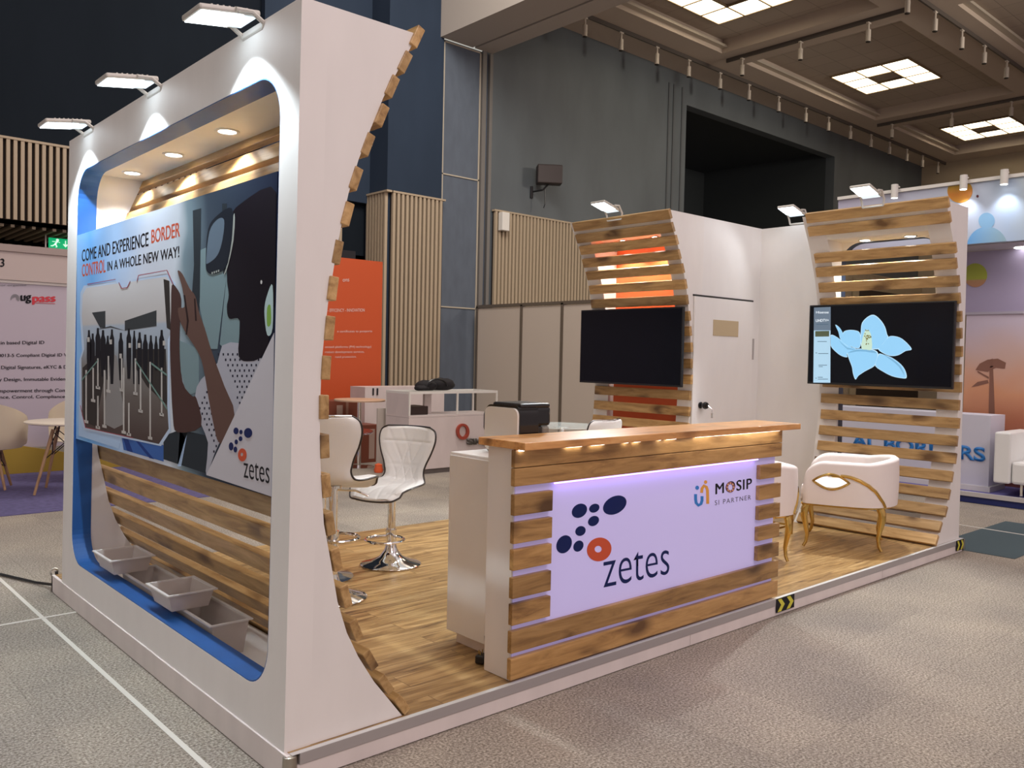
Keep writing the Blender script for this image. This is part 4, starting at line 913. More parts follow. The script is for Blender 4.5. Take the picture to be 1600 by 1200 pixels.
# ------------------------------------------------------------------ armchairs
def armchair(label):
    """tub armchair facing +x, floor at z = 0"""
    r = empty('armchair', (0, 0, 0), label, 'armchair', 'blush armchairs with gold legs')
    W2, D2 = .33, .30
    # plan path of the shell: right arm front -> back -> left arm front
    path = [Vector((D2-.02, -W2+.02)), Vector((.10, -W2)), Vector((-.08, -W2))]
    path += [Vector((-.08-.24*math.sin(a), -W2*math.cos(a))) for a in [PI*k/16 for k in range(1, 16)]]
    path += [Vector((-.08, W2)), Vector((.10, W2)), Vector((D2-.02, W2-.02))]
    L_ = [0]
    for a, c in zip(path, path[1:]): L_.append(L_[-1]+(c-a).length)
    T_ = L_[-1]
    def pos(s):
        s = min(max(s, 0), T_-1e-6); i = next(k for k in range(len(L_)-1) if L_[k+1] > s); f = (s-L_[i])/(L_[i+1]-L_[i])
        return path[i].lerp(path[i+1], f), (path[i+1]-path[i]).normalized()
    z0, za, zb = .34, .665, .70
    def ztop(s):
        e = min(s, T_-s); mid = math.sin(PI*s/T_)
        zt = za+(zb-za)*max(0, (mid-.75)/.25)
        if e < .16: zt = (zt-.16)+math.sqrt(max(0, .16**2-(.16-e)**2))
        return zt
    def hole(s, z):
        e = min(s, T_-s); x = (e-.19)/.12; 
        return abs(x) < 1 and (z-.515) < .058*(1-abs(x)**1.7)*1.0 and (z-.515) > -.055*(1-abs(x)**1.7)
    NS, NZ = 110, 30; th = .028
    bm = nb()
    def P(s, q, side):
        p, d = pos(s); n = Vector((d.y, -d.x)); z = z0+(ztop(s)-z0)*q
        bulge = .012*math.sin(PI*q); rnd = 1 if q < .93 else math.sqrt(max(.05, 1-((q-.93)/.07)**2)); ed = min(1, min(s, T_-s)/.03); ed = .35+.65*math.sqrt(ed)
        return Vector((p.x+n.x*side*(th*rnd*ed+bulge*.5), p.y+n.y*side*(th*rnd*ed+bulge*.5), z))
    G = {sd: [[bm.verts.new(P(T_*i/NS, j/NZ, sd)) for j in range(NZ+1)] for i in range(NS+1)] for sd in (-1, 1)}
    keep = [[not hole(T_*(i+.5)/NS, z0+(ztop(T_*(i+.5)/NS)-z0)*(j+.5)/NZ) for j in range(NZ)] for i in range(NS)]
    K = lambda i, j: 0 <= i < NS and 0 <= j < NZ and keep[i][j]
    for i in range(NS):
        for j in range(NZ):
            if not keep[i][j]: continue
            for sd in (-1, 1): g = G[sd]; bm.faces.new((g[i][j], g[i+1][j], g[i+1][j+1], g[i][j+1]))
            a, c = G[-1], G[1]
            for (di, dj, p, q) in ((-1, 0, (i, j), (i, j+1)), (1, 0, (i+1, j), (i+1, j+1)), (0, -1, (i, j), (i+1, j)), (0, 1, (i, j+1), (i+1, j+1))):
                if not K(i+di, j+dj): bm.faces.new((a[p[0]][p[1]], a[q[0]][q[1]], c[q[0]][q[1]], c[p[0]][p[1]]))
    make('tub_shell', bm, VELVET, r, smooth=True)
    def onside(e, z, sgn):
        s = e if sgn < 0 else T_-e; p, d = pos(s); n = -Vector((d.y, -d.x)); return Vector((p.x+n.x*(th+.004), p.y+n.y*(th+.004), z))
    for sg in (-1, 1):
        up = [(x/12) for x in range(-12, 13)]
        pts = [onside(.19+.12*x, .515+.058*(1-abs(x)**1.7), sg) for x in up]+[onside(.19+.12*x, .515-.055*(1-abs(x)**1.7), sg) for x in up[::-1][1:-1]]
        make('gold_loop', tube(nb(), pts, .009, 8, closed=True), GOLD, r, smooth=True)
        sw = [onside(.25+.30*u, .565-.22*u**2.3, sg) for u in [k/14 for k in range(15)]]
        make('gold_sweep', tube(nb(), sw, [.010+.004*math.sin(PI*k/14) for k in range(15)], 8), GOLD, r, smooth=True)
    # seat
    bm = nb(); ring_ = [(D2-.0, -W2+.05)]+[((-.08-.20*math.sin(a)), -(W2-.03)*math.cos(a)) for a in [PI*k/20 for k in range(21)]]+[(D2-.0, W2-.05)]
    def rl(sc, z): return [bm.verts.new((x*sc if x < 0 else x*(1-(1-sc)*.5), y*sc, z)) for x, y in ring_]
    LL = [rl(.97, .345), rl(1, .36), rl(1, .44), rl(.95, .465), rl(.8, .475)]
    for a, c in zip(LL, LL[1:]):
        for k in range(len(a)): bm.faces.new((a[k], a[(k+1) % len(a)], c[(k+1) % len(a)], c[k]))
    bm.faces.new(LL[0]); bm.faces.new(LL[-1]); make('seat_cushion', bm, VELVET, r, smooth=True)
    rail = [Vector((p.x, p.y, .335)) for p in [pos(T_*k/60)[0] for k in range(61)]]
    make('gold_rail', tube(nb(), rail, .013, 8, closed=True), GOLD, r, smooth=True)
    for x, y, dx in ((D2-.05, -W2+.035, 1), (D2-.05, W2-.035, 1), (-.23, -W2+.10, -1), (-.23, W2-.10, -1)):
        sy = math.copysign(1, y)
        pts = [Vector((x+dx*o_*.9, y+sy*o_*.35, z)) for z, o_ in ((.33, 0), (.29, .018), (.24, .022), (.17, .008), (.10, -.006), (.04, .004), (.008, .022))]
        make('leg', tube(nb(), pts, [.027, .027, .024, .018, .014, .012, .011], 10), GOLD, r, smooth=True)
    return r
# near chair: rear foot about (4.89,.10), front foot (4.51,.61)
ch = armchair('blush white tub armchair with gold legs on the platform before the right slatted tower'); ch.location = (4.965, .505, PZ+.001); ch.rotation_euler = (0, 0, R_(115)); ch.scale = (1.05, 1.0, 1.0)
ch2 = armchair('blush white armchair mostly hidden behind the right end of the counter'); ch2.location = (3.93, .77, PZ+.001); ch2.rotation_euler = (0, 0, R_(60))
# side table
st = empty('side_table', (4.75, 1.13, PZ), 'small side table with dark top and gold square frame behind the armchairs', 'side table')
make('tabletop', B(4.55, 4.95, .93, 1.33, .575, .59, .003), mat('dark_marble', (.10, .08, .085), .15), st)
bm = nb(); box(bm, 4.54, 4.96, .92, 1.34, .553, .5745); make('top_frame', bm, GOLD, st)
for x in (4.555, 4.93):
    for y in (.935, 1.31): make('leg', B(x, x+.018, y, y+.018, PZ+.001, .5525), GOLD, st)
bm = nb(); box(bm, 4.573, 4.93, .94, .952, .17, .185); box(bm, 4.573, 4.93, 1.31, 1.322, .17, .185); box(bm, 4.56, 4.572, .953, 1.31, .17, .185); box(bm, 4.93, 4.942, .953, 1.31, .17, .185)
make('stretcher', bm, GOLD, st)

# ------------------------------------------------------------------ floor tapes, cables, floor patch
TAPE = mat('floor_tape', (.66, .63, .58), .6)
def ribbon(p, q, w, z=.002):
    p, q = Vector((p[0], p[1], 0)), Vector((q[0], q[1], 0)); d = (q-p).normalized(); n = Vector((-d.y, d.x, 0))*w/2
    return prism(nb(), [v+Vector((0, 0, .001)) for v in (p-n, q-n, q+n, p+n)], (0, 0, z-.001))
thing('floor_tape', ribbon((-.187, 4.6), (-.14, -1.2), .022), TAPE, 'long pale tape line on the carpet running along the left wall', 'floor tape', 'tape lines on the hall carpet')
thing('floor_tape', ribbon((-1.8, 2.50), (.0, 2.535), .022, .003), TAPE, 'short pale tape line crossing the long one at the left wall corner', 'floor tape', 'tape lines on the hall carpet')
a, c = at(1490, 819, 'z', 0), at(1600, 836.5, 'z', 0); d = (c-a)
thing('floor_tape', ribbon(a-d*.4, c+d*2, .022, .006), TAPE, 'pale tape line on the carpet beyond the right tower', 'floor tape', 'tape lines on the hall carpet')
thing('carpet_patch', B(5.99, 7.72, -.37, .26, .001, .0035), mat('blue_green_carpet', (.055, .085, .10), .95, bump=.3, bscale=120), 'dark blue-green carpet patch at the right end of the platform', 'carpet')
thing('power_cable', tube(nb(), [(-1.2, 4.2, .012), (-.5, 3.85, .012), (-.16, 3.66, .012), (-.03, 3.3, .012), (.03, 3.10, .03), (.035, 3.07, .07), (.03, 3.075, .12)], .009, 8), BLACK, 'black power cable on the carpet ending at the rear corner of the left wall', 'cable', smooth=True)
bm = nb(); tube(bm, [(.02+.02*math.cos(a_), 3.085, .115+.022*math.sin(a_)) for a_ in [2*PI*k/14 for k in range(14)]], .006, 6, closed=True)
thing('cable_ring', bm, ALU, 'small metal ring on the rear left corner of the platform', 'ring', smooth=True)
# small things lying inside the slats of the left wall
for (px, py, l) in ((406, 890, 'small black phone lying on a slat of the left wall by the frame edge'),):
    c = at(px, py, 'x', .262); thing('smartphone', B(.235, .275, c.y-.05, c.y+.03, .815, .825, .003), GLOSSB, l, 'phone')

# ------------------------------------------------------------------ booth with the digital identity wall, far left
ub = empty('exhibition_wall', (.5, 8.75, 0), 'lilac exhibition wall with printed text about digital identity, far left', 'booth wall')
LIL = mat('lilac_print', (.47, .42, .49), .5); HDR = mat('taupe_header', (.50, .42, .40), .6)
make('printed_panel', B(-4, 3.3, 8.70, 8.76, .30, 2.24), LIL, ub)
make('header_board', B(-4, 3.3, 8.66, 8.80, 2.27, 2.60), HDR, ub)
make('header_rail', B(-4, 3.3, 8.64, 8.82, 2.60, 2.68), mat('taupe_rail', (.36, .29, .27), .6), ub)
make('frame_rail', B(-4, 3.3, 8.69, 8.71, 2.235, 2.27), ALU, ub)
q8 = lambda x, y: at(x*.35, 380+y*.35, 'y', 8.697)
def tl(s, x0, x1, base, top_, mt=None, name='printed_text', bold=.015):
    lettering(s, q8(x0, base), q8(x1, base-(x1-x0)*.012), q8(x0, top_), mt or BLK, ub, .002, name, bold=bold)
tl('in based Digital ID', 3, 198, 457, 437); tl('8013-5 Compliant Digital ID V', -8, 300, 513, 494); tl('Digital Signatures, eKYC & D', 5, 300, 567, 547)
tl('y Design, Immutable Evidenc', -4, 303, 621, 601); tl('mpowerment through Conv', -6, 302, 672, 651); tl('nce, Control, Compliance', -2, 290, 698, 680)
RD = mat('crimson_ink', (.55, .03, .05), .5)
tl('ug', 90, 140, 270, 232, name='logo_lettering', bold=.05); tl('pass', 143, 249, 275, 238, RD, 'logo_lettering', .05); tl('or organise', 2, 118, 195, 184, mat('grey_print', (.2, .2, .22), .5))
bm = nb(); stroke(bm, [(150, 266), (200, 268), (246, 270)], 1, q8, (0, -.002, 0)); make('logo_line', bm, RD, ub)
bm = nb()
for k, rr in enumerate((18, 13, 8)):
    stroke(bm, [(67+rr*math.cos(R_(a_)), 247+rr*math.sin(R_(a_))) for a_ in range(-200+k*20, 60, 20)], 1.6, q8, (0, -.002, 0))
make('logo_fingerprint', bm, mat('grey_print', (.2, .2, .22), .5), ub)
h3 = lambda x, y: at(x, y, 'y', 8.657); lettering('3', h3(0, 417), h3(7, 417), h3(0, 404), BLK, ub, .002, 'header_lettering', bold=.03)
OCH = mat('ochre_cloth', (.36, .24, .03), .7)
bm = nb(); prism(bm, [Vector(p) for p in ((-4, 8.62, .006), (3.3, 8.62, .006), (3.3, 8.62, .20), (1.5, 8.62, .22), (.6, 8.62, .42), (-4, 8.62, .42))], (0, .06, 0)); make('ochre_skirting', bm, OCH, ub)
thing('booth_carpet', B(-4, 3.3, 5.86, 8.61, .001, .006), painted('violet_blue_carpet', (.115, .10, .23), .25, .95, 6), 'violet-blue carpet of the far left booth', 'carpet')
SHELL = mat('cream_shell', (.82, .74, .60), .35); BEECH = wood('beech_leg', (.45, .28, .15), (.36, .21, .11), (.24, .13, .06), 2); WIRE = mat('black_wire', (.02, .015, .015), .4, .5)
def splay(r, c, z1, top_r, bot_r, rot, seg=4):
    x, y = c
    for k in range(4):
        a_ = rot+PI/2*k; d_ = Vector((math.cos(a_), math.sin(a_), 0))
        make('leg', tube(nb(), [Vector((x, y, z1))+d_*top_r, Vector((x, y, .014))+d_*bot_r], [.019, .013], 10), BEECH, r, smooth=True)
    bm = nb()
    for k in range(4):
        a_, c_ = rot+PI/2*k, rot+PI/2*(k+1)
        def pt(an, f): rr = bot_r+(top_r-bot_r)*f; return Vector((x+rr*math.cos(an), y+rr*math.sin(an), z1*f))
        tube(bm, [pt(a_, .97), pt(c_, .55)], .005, 5); tube(bm, [pt(c_, .97), pt(a_, .55)], .005, 5)
    for k in range(4): a_ = rot+PI/2*k; tube(bm, [Vector((x, y, z1+.05))+Vector((math.cos(a_), math.sin(a_), 0))*top_r*.8, Vector((x, y, z1*.9))+Vector((math.cos(a_), math.sin(a_), 0))*top_r*1.05], .008, 6)
    make('wire_brace', bm, WIRE, r)
tt = empty('round_table', (1.08, 6.95, 0), 'white round table on wooden dowel legs, far left booth', 'table')
make('tabletop', lathe(nb(), [(0, .715), (.37, .715), (.40, .725), (.40, .738), (.39, .742), (0, .742)], (1.08, 6.95, 0), 40), SHELL, tt, smooth=True)
splay(tt, (1.08, 6.95), .66, .16, .36, .35)
def shell_chair(x, y, rz, label):
    r = empty('shell_armchair', (0, 0, 0), label, 'chair', 'cream shell armchairs of the far left booth')
    def P(u, v):
        a_ = (v-.5)*2*1.9; back = .5+.5*math.cos((v-.5)*2*PI)
        hgt = .10+.17*min(1, max(0, 1.9-abs(a_))*2.2)**.5+.20*max(0, math.cos(a_*.8))**1.6*(abs(a_) < 1.7)
        q = u; rr = .08+.24*min(1, q*1.5)+.03*q
        z = .42+.03*q+(hgt)*max(0, (q-.55)/.45)**1.1
        return Vector((-rr*math.cos(a_)*.95, rr*math.sin(a_)*1.02, z))
    bm = nb(); sweep_grid(bm, P, 18, 40)
    me = bm; g = bmesh.ops.solidify(bm, geom=bm.faces[:], thickness=.008)
    make('shell', bm, SHELL, r, smooth=True)
    bm = lathe(nb(), [(0, .41), (.16, .415), (.26, .44), (.26, .45), (0, .43)], (0.02, 0, 0), 30); make('seat_pan', bm, SHELL, r, smooth=True)
    splay(r, (0, 0), .40, .13, .25, PI/4)
    r.location = (x, y, .006); r.rotation_euler = (0, 0, rz); return r
shell_chair(.47, 7.50, R_(70), 'cream shell armchair with wooden legs cut by the left edge of the photo')
shell_chair(1.45, 7.75, R_(250), 'cream shell armchair behind the white round table, mostly hidden')

# ------------------------------------------------------------------ orange and white booth behind
ORANGE = mat('orange_banner', (.55, .085, .02), .55); WHB = painted('white_lacquer', (.68, .60, .58), .05, .4)
bn = empty('banner_wall', (5.2, 8.7, 0), 'tall orange banner wall with small white text behind the bar stools', 'banner')
make('panel', B(4.45, 6.03, 8.70, 8.78, 0, 2.94), ORANGE, bn)
q5 = lambda x, y: at(480+x*.26667, 380+y*.26667, 'y', 8.695)
WI = mat('banner_white_ink', (.75, .60, .55), .5)
for s, x0, x1, y, h in (('ons', 208, 246, 226, 16), ('- EFFICENCY - INNOVATION', 120, 336, 403, 19), ('n certificates to passports', 176, 380, 527, 17), ('onized platforms (PH) technology)', 104, 375, 618, 17), ('roduct development services.', 104, 335, 648, 17), ('rand protection.', 164, 288, 676, 16)):
    lettering(s, q5(x0, y), q5(x1, y-2), q5(x0, y-h), WI, bn, .002, 'printed_text')
make('top_box', B(5.15, 5.55, 8.72, 8.80, 2.94, 3.06), BLACK, bn)
sc = empty('display_counter', (5.4, 6.2, 0), 'white display counter with a glass case and a red ring logo', 'counter')
X0, X1, Y0, Y1 = 4.69, 6.13, 6.0, 6.52
make('cabinet', B(X0, X1, Y0, Y1, .06, .715, .004), WHB, sc)
make('plinth', B(X0+.03, X1-.03, Y0+.03, Y1-.03, .0, .06), mat('plinth_grey', (.16, .14, .13), .6), sc)
make('case_floor', B(X0, X1, Y0, Y1, .717, .74), WHB, sc)
bm = nb()
for x in (X0, X0+.75, X1-.02): box(bm, x, x+.02, Y0, Y0+.02, .74, 1.01)
for x in (X0, X1-.02): box(bm, x, x+.02, Y1-.02, Y1, .74, 1.01)
box(bm, X0, X1, Y0, Y0+.025, 1.01, 1.04); box(bm, X0, X1, Y1-.025, Y1, 1.01, 1.04); box(bm, X0, X0+.02, Y0+.025, Y1-.025, 1.01, 1.04); box(bm, X1-.02, X1, Y0+.025, Y1-.025, 1.01, 1.04)
make('case_frame', bm, PLWHITE, sc); make('glass_top', B(X0+.02, X1-.02, Y0+.025, Y1-.025, 1.02, 1.028), GLASSM, sc)
make('side_panel', B(X0, X0+.012, Y0+.02, Y1-.02, .74, 1.01), WHB, sc)
make('case_pillar', B(X0+.45, X0+.56, Y0+.3, Y0+.34, .74, 1.01), WHB, sc)
make('case_items', B(X0+.05, X0+.38, Y0+.12, Y0+.42, .741, .85, .01), mat('dark_goods', (.03, .015, .012), .5), sc)
qs = lambda x, y: at(480+x*.25, 640+y*.25, 'y', 5.998)
bm = nb(); flat_ring(bm, px_ell(967, 137, 39, 50, .0, qs, 36), px_ell(967, 135, 24, 34, .0, qs, 36), (0, -.03, 0)); make('logo_ring', bm, mat('ring_red', (.36, .055, .03), .4), sc)
lettering('SIQI', qs(993, 226), qs(1140, 222), qs(993, 180), mat('logo_grey', (.10, .09, .08), .4, .4), sc, .02, 'logo_lettering', bold=.05)
# goods behind
g = empty('white_cabinet', (5.6, 7.9, 0), 'low white cabinet with two dark slots against the orange banner', 'cabinet')
make('carcass', B(5.18, 6.6, 7.8, 8.2, .0, 1.02), WHB, g); bm = nb()
for px in (583, 589.5): c = at(px, 612, 'y', 7.797); box(bm, c.x-.012, c.x+.012, 7.79, 7.799, c.z-.05, c.z+.05)
make('slots', bm, BLACK, g)
g = empty('round_table', (4.55, 7.0, 0), 'small round table with pale top before the orange banner', 'table')
for k, (dx, dy, z) in enumerate(((0, 0, .875), (-.12, .5, .93))):
    make('tabletop', lathe(nb(), [(0, z), (.33, z), (.335, z+.015), (.33, z+.025), (0, z+.025)], (4.60+dx, 7.0+dy, 0), 32), mat('peach_top', (.62, .42, .28), .4), g, smooth=True) if k == 0 else None
make('pole', lathe(nb(), [(.2, .001), (.2, .012), (.025, .03), (.025, .874)], (4.60, 7.0, 0), 18), CHROME, g, smooth=True)
CARD = mat('red_brown_carton', (.20, .055, .03), .5); LAB = mat('carton_label', (.45, .33, .28), .6)
for k, (x0, x1, y0, z0, z1, l) in enumerate(((4.35, 4.82, 7.36, .0, .38, 'lowest red-brown carton of the stack behind the small round table'), (4.37, 4.80, 7.37, .382, .62, 'middle red-brown carton with pale labels, in the stack behind the small round table'), (4.36, 4.80, 7.38, .622, .86, 'topmost red-brown carton of the stack behind the small round table'), (4.86, 5.15, 7.36, .0, .52, 'red-brown carton standing right of the carton stack by the banner'))):
    g = empty('carton', ((x0+x1)/2, y0+.2, z0), l, 'carton', 'cartons by the orange banner')
    make('box', B(x0, x1, y0, y0+.35, z0, z1, .004), CARD, g); make('label', B(x0+.12, x0+.21, y0-.003, y0-.0005, z0+.05, z1-.06), LAB, g); make('strapping', B(x0+.26, x0+.30, y0-.002, y0-.0005, z0+.01, z1-.01), mat('strap', (.33, .18, .13), .4), g)
thing('leaning_board', box(nb(), 4.62, 4.90, 6.60, 6.62, .0, .80), mat('beige_board', (.50, .45, .40), .5), 'narrow beige board standing between the cartons and the display counter', 'board')
thing('valve', lathe(nb(), [(0, 0), (.05, .0), (.06, .03), (.045, .08), (.05, .10), (0, .12)], (4.55, 6.45, .001), 9), mat('safety_orange', (.85, .14, .04), .5), 'small bright orange object on the carpet between the bar stools', 'object', smooth=True)
# black bag
random.seed(11)
bm = nb(); 
for (x, y, z, rx, ry, rz_) in ((5.12, 6.25, 1.10, .15, .13, .075), (5.38, 6.27, 1.115, .20, .14, .09), (5.02, 6.2, 1.075, .10, .10, .04)):
    bmesh.ops.create_icosphere(bm, subdivisions=3, radius=1, matrix=Matrix.Translation((x, y, z)) @ Matrix.Diagonal((rx, ry, rz_, 1)))
for v in bm.verts: v.co += Vector((random.uniform(-1, 1), random.uniform(-1, 1), random.uniform(-1, 1)))*.006; v.co.z = max(v.co.z, 1.042)
bg_ = empty('bag', (5.25, 6.25, 1.041), 'black bag lying on top of the white display counter', 'bag')
make('body', bm, mat('black_cloth', (.012, .010, .012), .85), bg_, smooth=True)
bm = tube(nb(), [(5.2+.16*math.cos(a_), 6.12, 1.10+.09*math.sin(a_)) for a_ in [PI*k/10 for k in range(11)]], .012, 6); make('handle', bm, BLACK, bg_, smooth=True)
bm = nb(); bmesh.ops.create_icosphere(bm, subdivisions=3, radius=.16, matrix=Matrix.Translation((4.96, 6.72, .62)) @ Matrix.Diagonal((.5, .6, 1.2, 1)))
thing('sack', bm, mat('yellow_striped_cloth', (.34, .23, .08), .8), 'dull yellow cloth bundle at the left end of the display counter', 'bundle', smooth=True)

# ------------------------------------------------------------------ booth to the right
LAV = (.50, .47, .62)
nbp = empty('neighbour_platform', (10.5, 0, 0), 'neighbouring booth platform with navy edge and violet carpet, far right', 'platform')
make('deck', B(8.66, 12.3, -7, 3.4, .012, .10), mat('violet_carpet', (.13, .12, .34), .9), nbp)
make('edge', B(8.60, 8.66, -7, 3.4, .075, .12), mat('edge_grey', (.52, .50, .50), .5), nbp)
make('navy_fascia', B(8.62, 8.65, -7, 3.4, .004, .075), mat('navy_fascia', (.012, .022, .13), .5), nbp)
ds = empty('booth_desk', (9.1, 1.9, .1), 'white desk with large blue capital letters, behind the right tower', 'desk')
make('body', B(8.91, 9.35, .83, 3.05, .16, .955), mat('desk_white', (.62, .62, .72), .5), ds); make('plinth', B(8.90, 9.37, .81, 3.07, .101, .16), mat('edge_white', (.70, .68, .66), .5), ds)
qd = lambda x, y: at(1160+x*.275, 600+y*.275, 'x', 8.905)
lettering('AL BORDERS', qd(622, 352), qd(1380, 444), qd(622, 278), mat('border_blue', (.02, .19, .55), .5), ds, .004, 'lettering', bold=.03)
thing('display_post', B(9.0, 9.06, 3.12, 3.2, .101, 1.15), BLACK, 'thin black post at the left end of the white desk, seen through the slats', 'post')
def gradm(name, axis, lo, hi, stops, noise=.0, ns=2):
    m_ = mat(name, stops[0][1], .45); t = m_.node_tree; b = t.nodes['Principled BSDF']; tcn = N(t, 'ShaderNodeTexCoord'); sp = N(t, 'ShaderNodeSeparateXYZ')
    mr = N(t, 'ShaderNodeMapRange'); mr.inputs[1].default_value = lo; mr.inputs[2].default_value = hi; r = ramp(t, stops)
    t.links.new(tcn.outputs['Object'], sp.inputs[0]); t.links.new(sp.outputs[axis], mr.inputs[0])
    if noise:
        nz = N(t, 'ShaderNodeTexNoise'); nz.inputs['Scale'].default_value = ns; t.links.new(tcn.outputs['Object'], nz.inputs[0])
        ma = N(t, 'ShaderNodeMath', operation='MULTIPLY_ADD'); ma.inputs[1].default_value = noise; t.links.new(nz.outputs[0], ma.inputs[0]); t.links.new(mr.outputs[0], ma.inputs[2])
        mb = N(t, 'ShaderNodeMath', operation='SUBTRACT'); mb.inputs[1].default_value = noise/2; t.links.new(ma.outputs[0], mb.inputs[0]); t.links.new(mb.outputs[0], r.inputs[0])
    else: t.links.new(mr.outputs[0], r.inputs[0])
    t.links.new(r.outputs[0], b.inputs['Base Color']); return m_
fa = empty('canopy_fascia', (9.0, .5, 2.88), 'pale printed canopy fascia with coloured circles above the right booth', 'canopy')
make('printed_board', B(9.0, 9.05, -3, 2.75, 2.89, 3.58), gradm('fascia_print', 1, 3.0, -3.0, [(0, (.50, .48, .62)), (.28, (.55, .62, .75)), (.36, (.50, .64, .84)), (.44, (.66, .70, .55)), (.50, (.62, .62, .66)), (1, (.6, .5, .5))], .06), fa)
make('soffit', B(9.06, 9.60, -3, 2.75, 2.88, 2.95), mat('soffit_grey', (.42, .39, .42), .7), fa)
make('top_rail', B(8.97, 9.05, -3, 2.75, 3.582, 3.62), PLWHITE, fa)
qf = lambda x, y: at(1480+x/6, 260+y/6, 'x', 8.9975)
def fart(name, polys, mt, k=0):
    bm = nb()
    for P_ in polys: prism(bm, [p+Vector((-.001*k, 0, 0)) for p in P_], (-.001, 0, 0))
    return make(name, bm, mt, fa)
zc = lambda P_: [Vector((p.x, p.y, min(max(p.z, 2.892), 3.578))) for p in P_]
fart('amber_circle', [zc(px_ell(120, 230, 118, 112, 0, qf, 32))], gradm('amber_print', 2, -.12, .12, [(0, (.70, .35, .05)), (.5, (.62, .22, .03)), (1, (.45, .32, .03))]), 0)
fart('blue_disc', [zc(px_ell(370, 510, 76, 76, 0, qf, 28))], mat('print_sky', (.25, .48, .72), .5), 0)
fart('blue_dome', [zc(px_ell(375, 760, 190, 195, 0, qf, 36))], gradm('dome_print', 1, .25, -.25, [(0, (.14, .42, .85)), (1, (.38, .55, .60))]), 1)
fart('small_dot', [px_ell(284, 280, 12, 14, 0, qf, 12)], mat('plum_dot', (.10, .01, .02), .5), 0)
for k, y in enumerate((1.98, 1.20, .78, .1)):
    r = empty('canopy_spotlight', (8.9, y, 3.6), ['white cylinder spotlight on the canopy rail partly behind the right tower floodlight', 'white cylinder spotlight on the canopy rail in front of the amber circle', 'white cylinder spotlight on the canopy rail at the right edge of the photo', 'white cylinder spotlight beyond the right edge of the photo'][k], 'spotlight', 'spotlights on the canopy rail')
    make('housing', lathe(nb(), [(.04, 3.50), (.04, 3.66), (0, 3.665)], (8.88, y, 0), 16), PLWHITE, r, smooth=True); make('lens', lathe(nb(), [(0, 3.496), (.035, 3.496), (.035, 3.499)], (8.88, y, 0), 16), mat('warm_led', (1, 1, 1), .4, emit=(1, .97, .9), es=6), r)
    make('arm', B(8.88, 9.0, y-.01, y+.01, 3.64, 3.655), PLWHITE, r)
    lamp('SPOT', 'canopy_beam', (8.88, y, 3.48), 7, (.9, .93, 1), (9.0, y, 2.9), spot_size=math.radians(100), spot_blend=.7, shadow_soft_size=.04)
dl = empty('canopy_downlight', (10.2, .0, 2.86), 'bright recessed downlight under the printed canopy at the right edge', 'downlight')
c = at(1597, 387, 'z', 2.875)
make('lens', lathe(nb(), [(0, 2.87), (.08, 2.87), (.08, 2.879)], (c.x, c.y, 0), 20), mat('warm_led', (1, 1, 1), .4, emit=(1, .97, .9), es=6), dl)
lamp('AREA', 'canopy_wash', (9.25, .2, 2.86), 9, (1, .92, .88), (9.5, .2, 1), shape='DISK', size=.4)
YM = at(1500, 550, 'x', 9.62).y; YL = at(1508, 550, 'x', 9.62).y; ZS = at(1508, 490, 'x', 9.62).z
pw = empty('mural_wall', (9.62, 0, .1), 'savannah sunset mural wall with acacia trees behind the white sofa', 'mural')
make('mural_upper', B(9.62, 9.67, -4, YM, ZS+.015, 2.88), gradm('mural_sky', 1, 2, -2, [(0, (.34, .30, .44)), (.5, (.38, .36, .52)), (1, (.5, .45, .6))], .1), pw)
make('mural_lower', B(9.62, 9.67, -4, YL, .101, ZS-.015), gradm('mural_sunset', 2, -1.0, 1.0, [(0, (.26, .09, .075)), (.35, (.46, .17, .10)), (.55, (.62, .30, .17)), (.72, (.58, .40, .35)), (1, (.55, .48, .58))], .35, 1.4), pw)
make('shelf_rail', B(9.60, 9.67, -4, YM, ZS-.015, ZS+.015), mat('rail_lilac', (.38, .35, .42), .5), pw)
qm = lambda x, y: at(1480+x*.31667, 440+y*.31667, 'x', 9.618)
bm = nb()
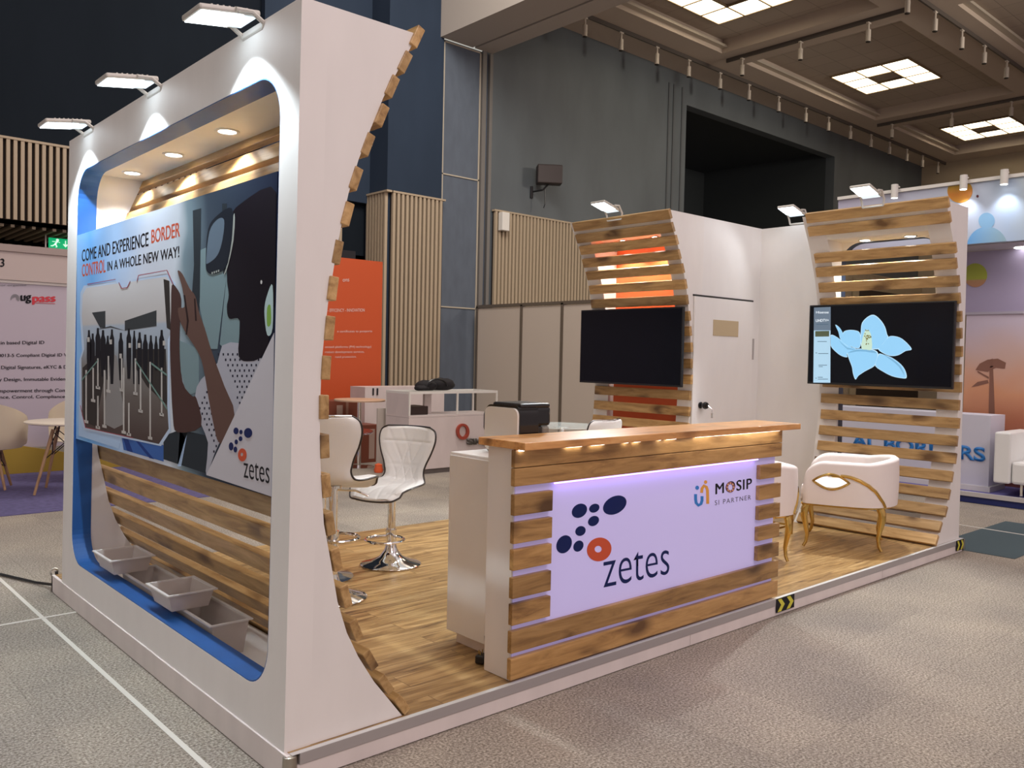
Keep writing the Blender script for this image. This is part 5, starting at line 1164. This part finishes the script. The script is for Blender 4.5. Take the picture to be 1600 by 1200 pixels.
for P_ in ([(210, 385), (225, 380), (235, 660), (205, 660)], [(140, 435), (160, 405), (200, 385), (250, 380), (290, 400), (285, 430), (240, 425), (200, 445), (160, 440)], [(120, 520), (150, 495), (200, 485), (205, 500), (150, 515)], [(150, 440), (205, 470), (205, 480), (150, 448)]): prism(bm, [qm(x, y) for x, y in P_], (-.002, 0, 0))
make('acacia_silhouette', bm, mat('mural_brown', (.22, .10, .07), .6), pw)
qg = lambda x, y: at(1480+x/6, 260+y/6, 'x', 9.617)
bm = nb(); prism(bm, [Vector((p.x, p.y, min(max(p.z, ZS+.02), 2.87))) for p in px_ell(265, 1020, 110, 112, 0, qg, 32)], (-.002, 0, 0)); make('green_circle', bm, gradm('green_print', 2, -.14, .14, [(0, (.40, .20, .12)), (.28, (.42, .24, .12)), (.33, (.34, .38, .05)), (1, (.30, .34, .04))]), pw)
so = empty('sofa', (9.1, -.3, .1), 'white box sofa on thin metal legs in front of the mural', 'sofa')
SX = at(1589, 777, 'z', .11).x-.05; sy1 = at(1553, 700, 'x', SX).y
zt_ = at(1575, 676, 'x', SX).z; zb_ = at(1580, 757, 'x', SX).z; SE = min(SX+.75, 9.55)
make('seat_base', B(SX+.02, SE-.16, sy1-1.8, sy1-.17, zb_, zb_+.24, .03), LEATHER, so); make('backrest', B(SE-.155, SE, sy1-1.8, sy1-.17, zb_, zt_, .03), LEATHER, so); make('arm', B(SX, SE, sy1-.165, sy1, zb_, zt_, .02), LEATHER, so)
make('front_arm', B(SX, SE, sy1-1.97, sy1-1.805, zb_, zt_, .02), LEATHER, so)
for x in (SX+.05, SE-.08):
    for y in (sy1-.28, sy1-1.9): make('leg', B(x, x+.025, y, y+.025, .101, zb_-.001), CHROME, so)
# dark doorway far behind, seen through the right tower
a, c = at(1338, 550, 'y', 10.86), at(1450, 550, 'y', 10.86); zt = at(1390, 458, 'y', 10.86).z
struct('door_2', B(a.x, c.x, 10.84, 10.875, 0, zt), mat('doorway_dark', (.035, .022, .016), .6))
bm = nb(); box(bm, a.x-.4, a.x, 10.83, 10.875, 0, zt+.35); box(bm, c.x, c.x+.4, 10.83, 10.875, 0, zt+.35); box(bm, a.x, c.x, 10.83, 10.875, zt, zt+.35)
struct('trim_13', bm, mat('door_casing', (.42, .34, .22), .6))
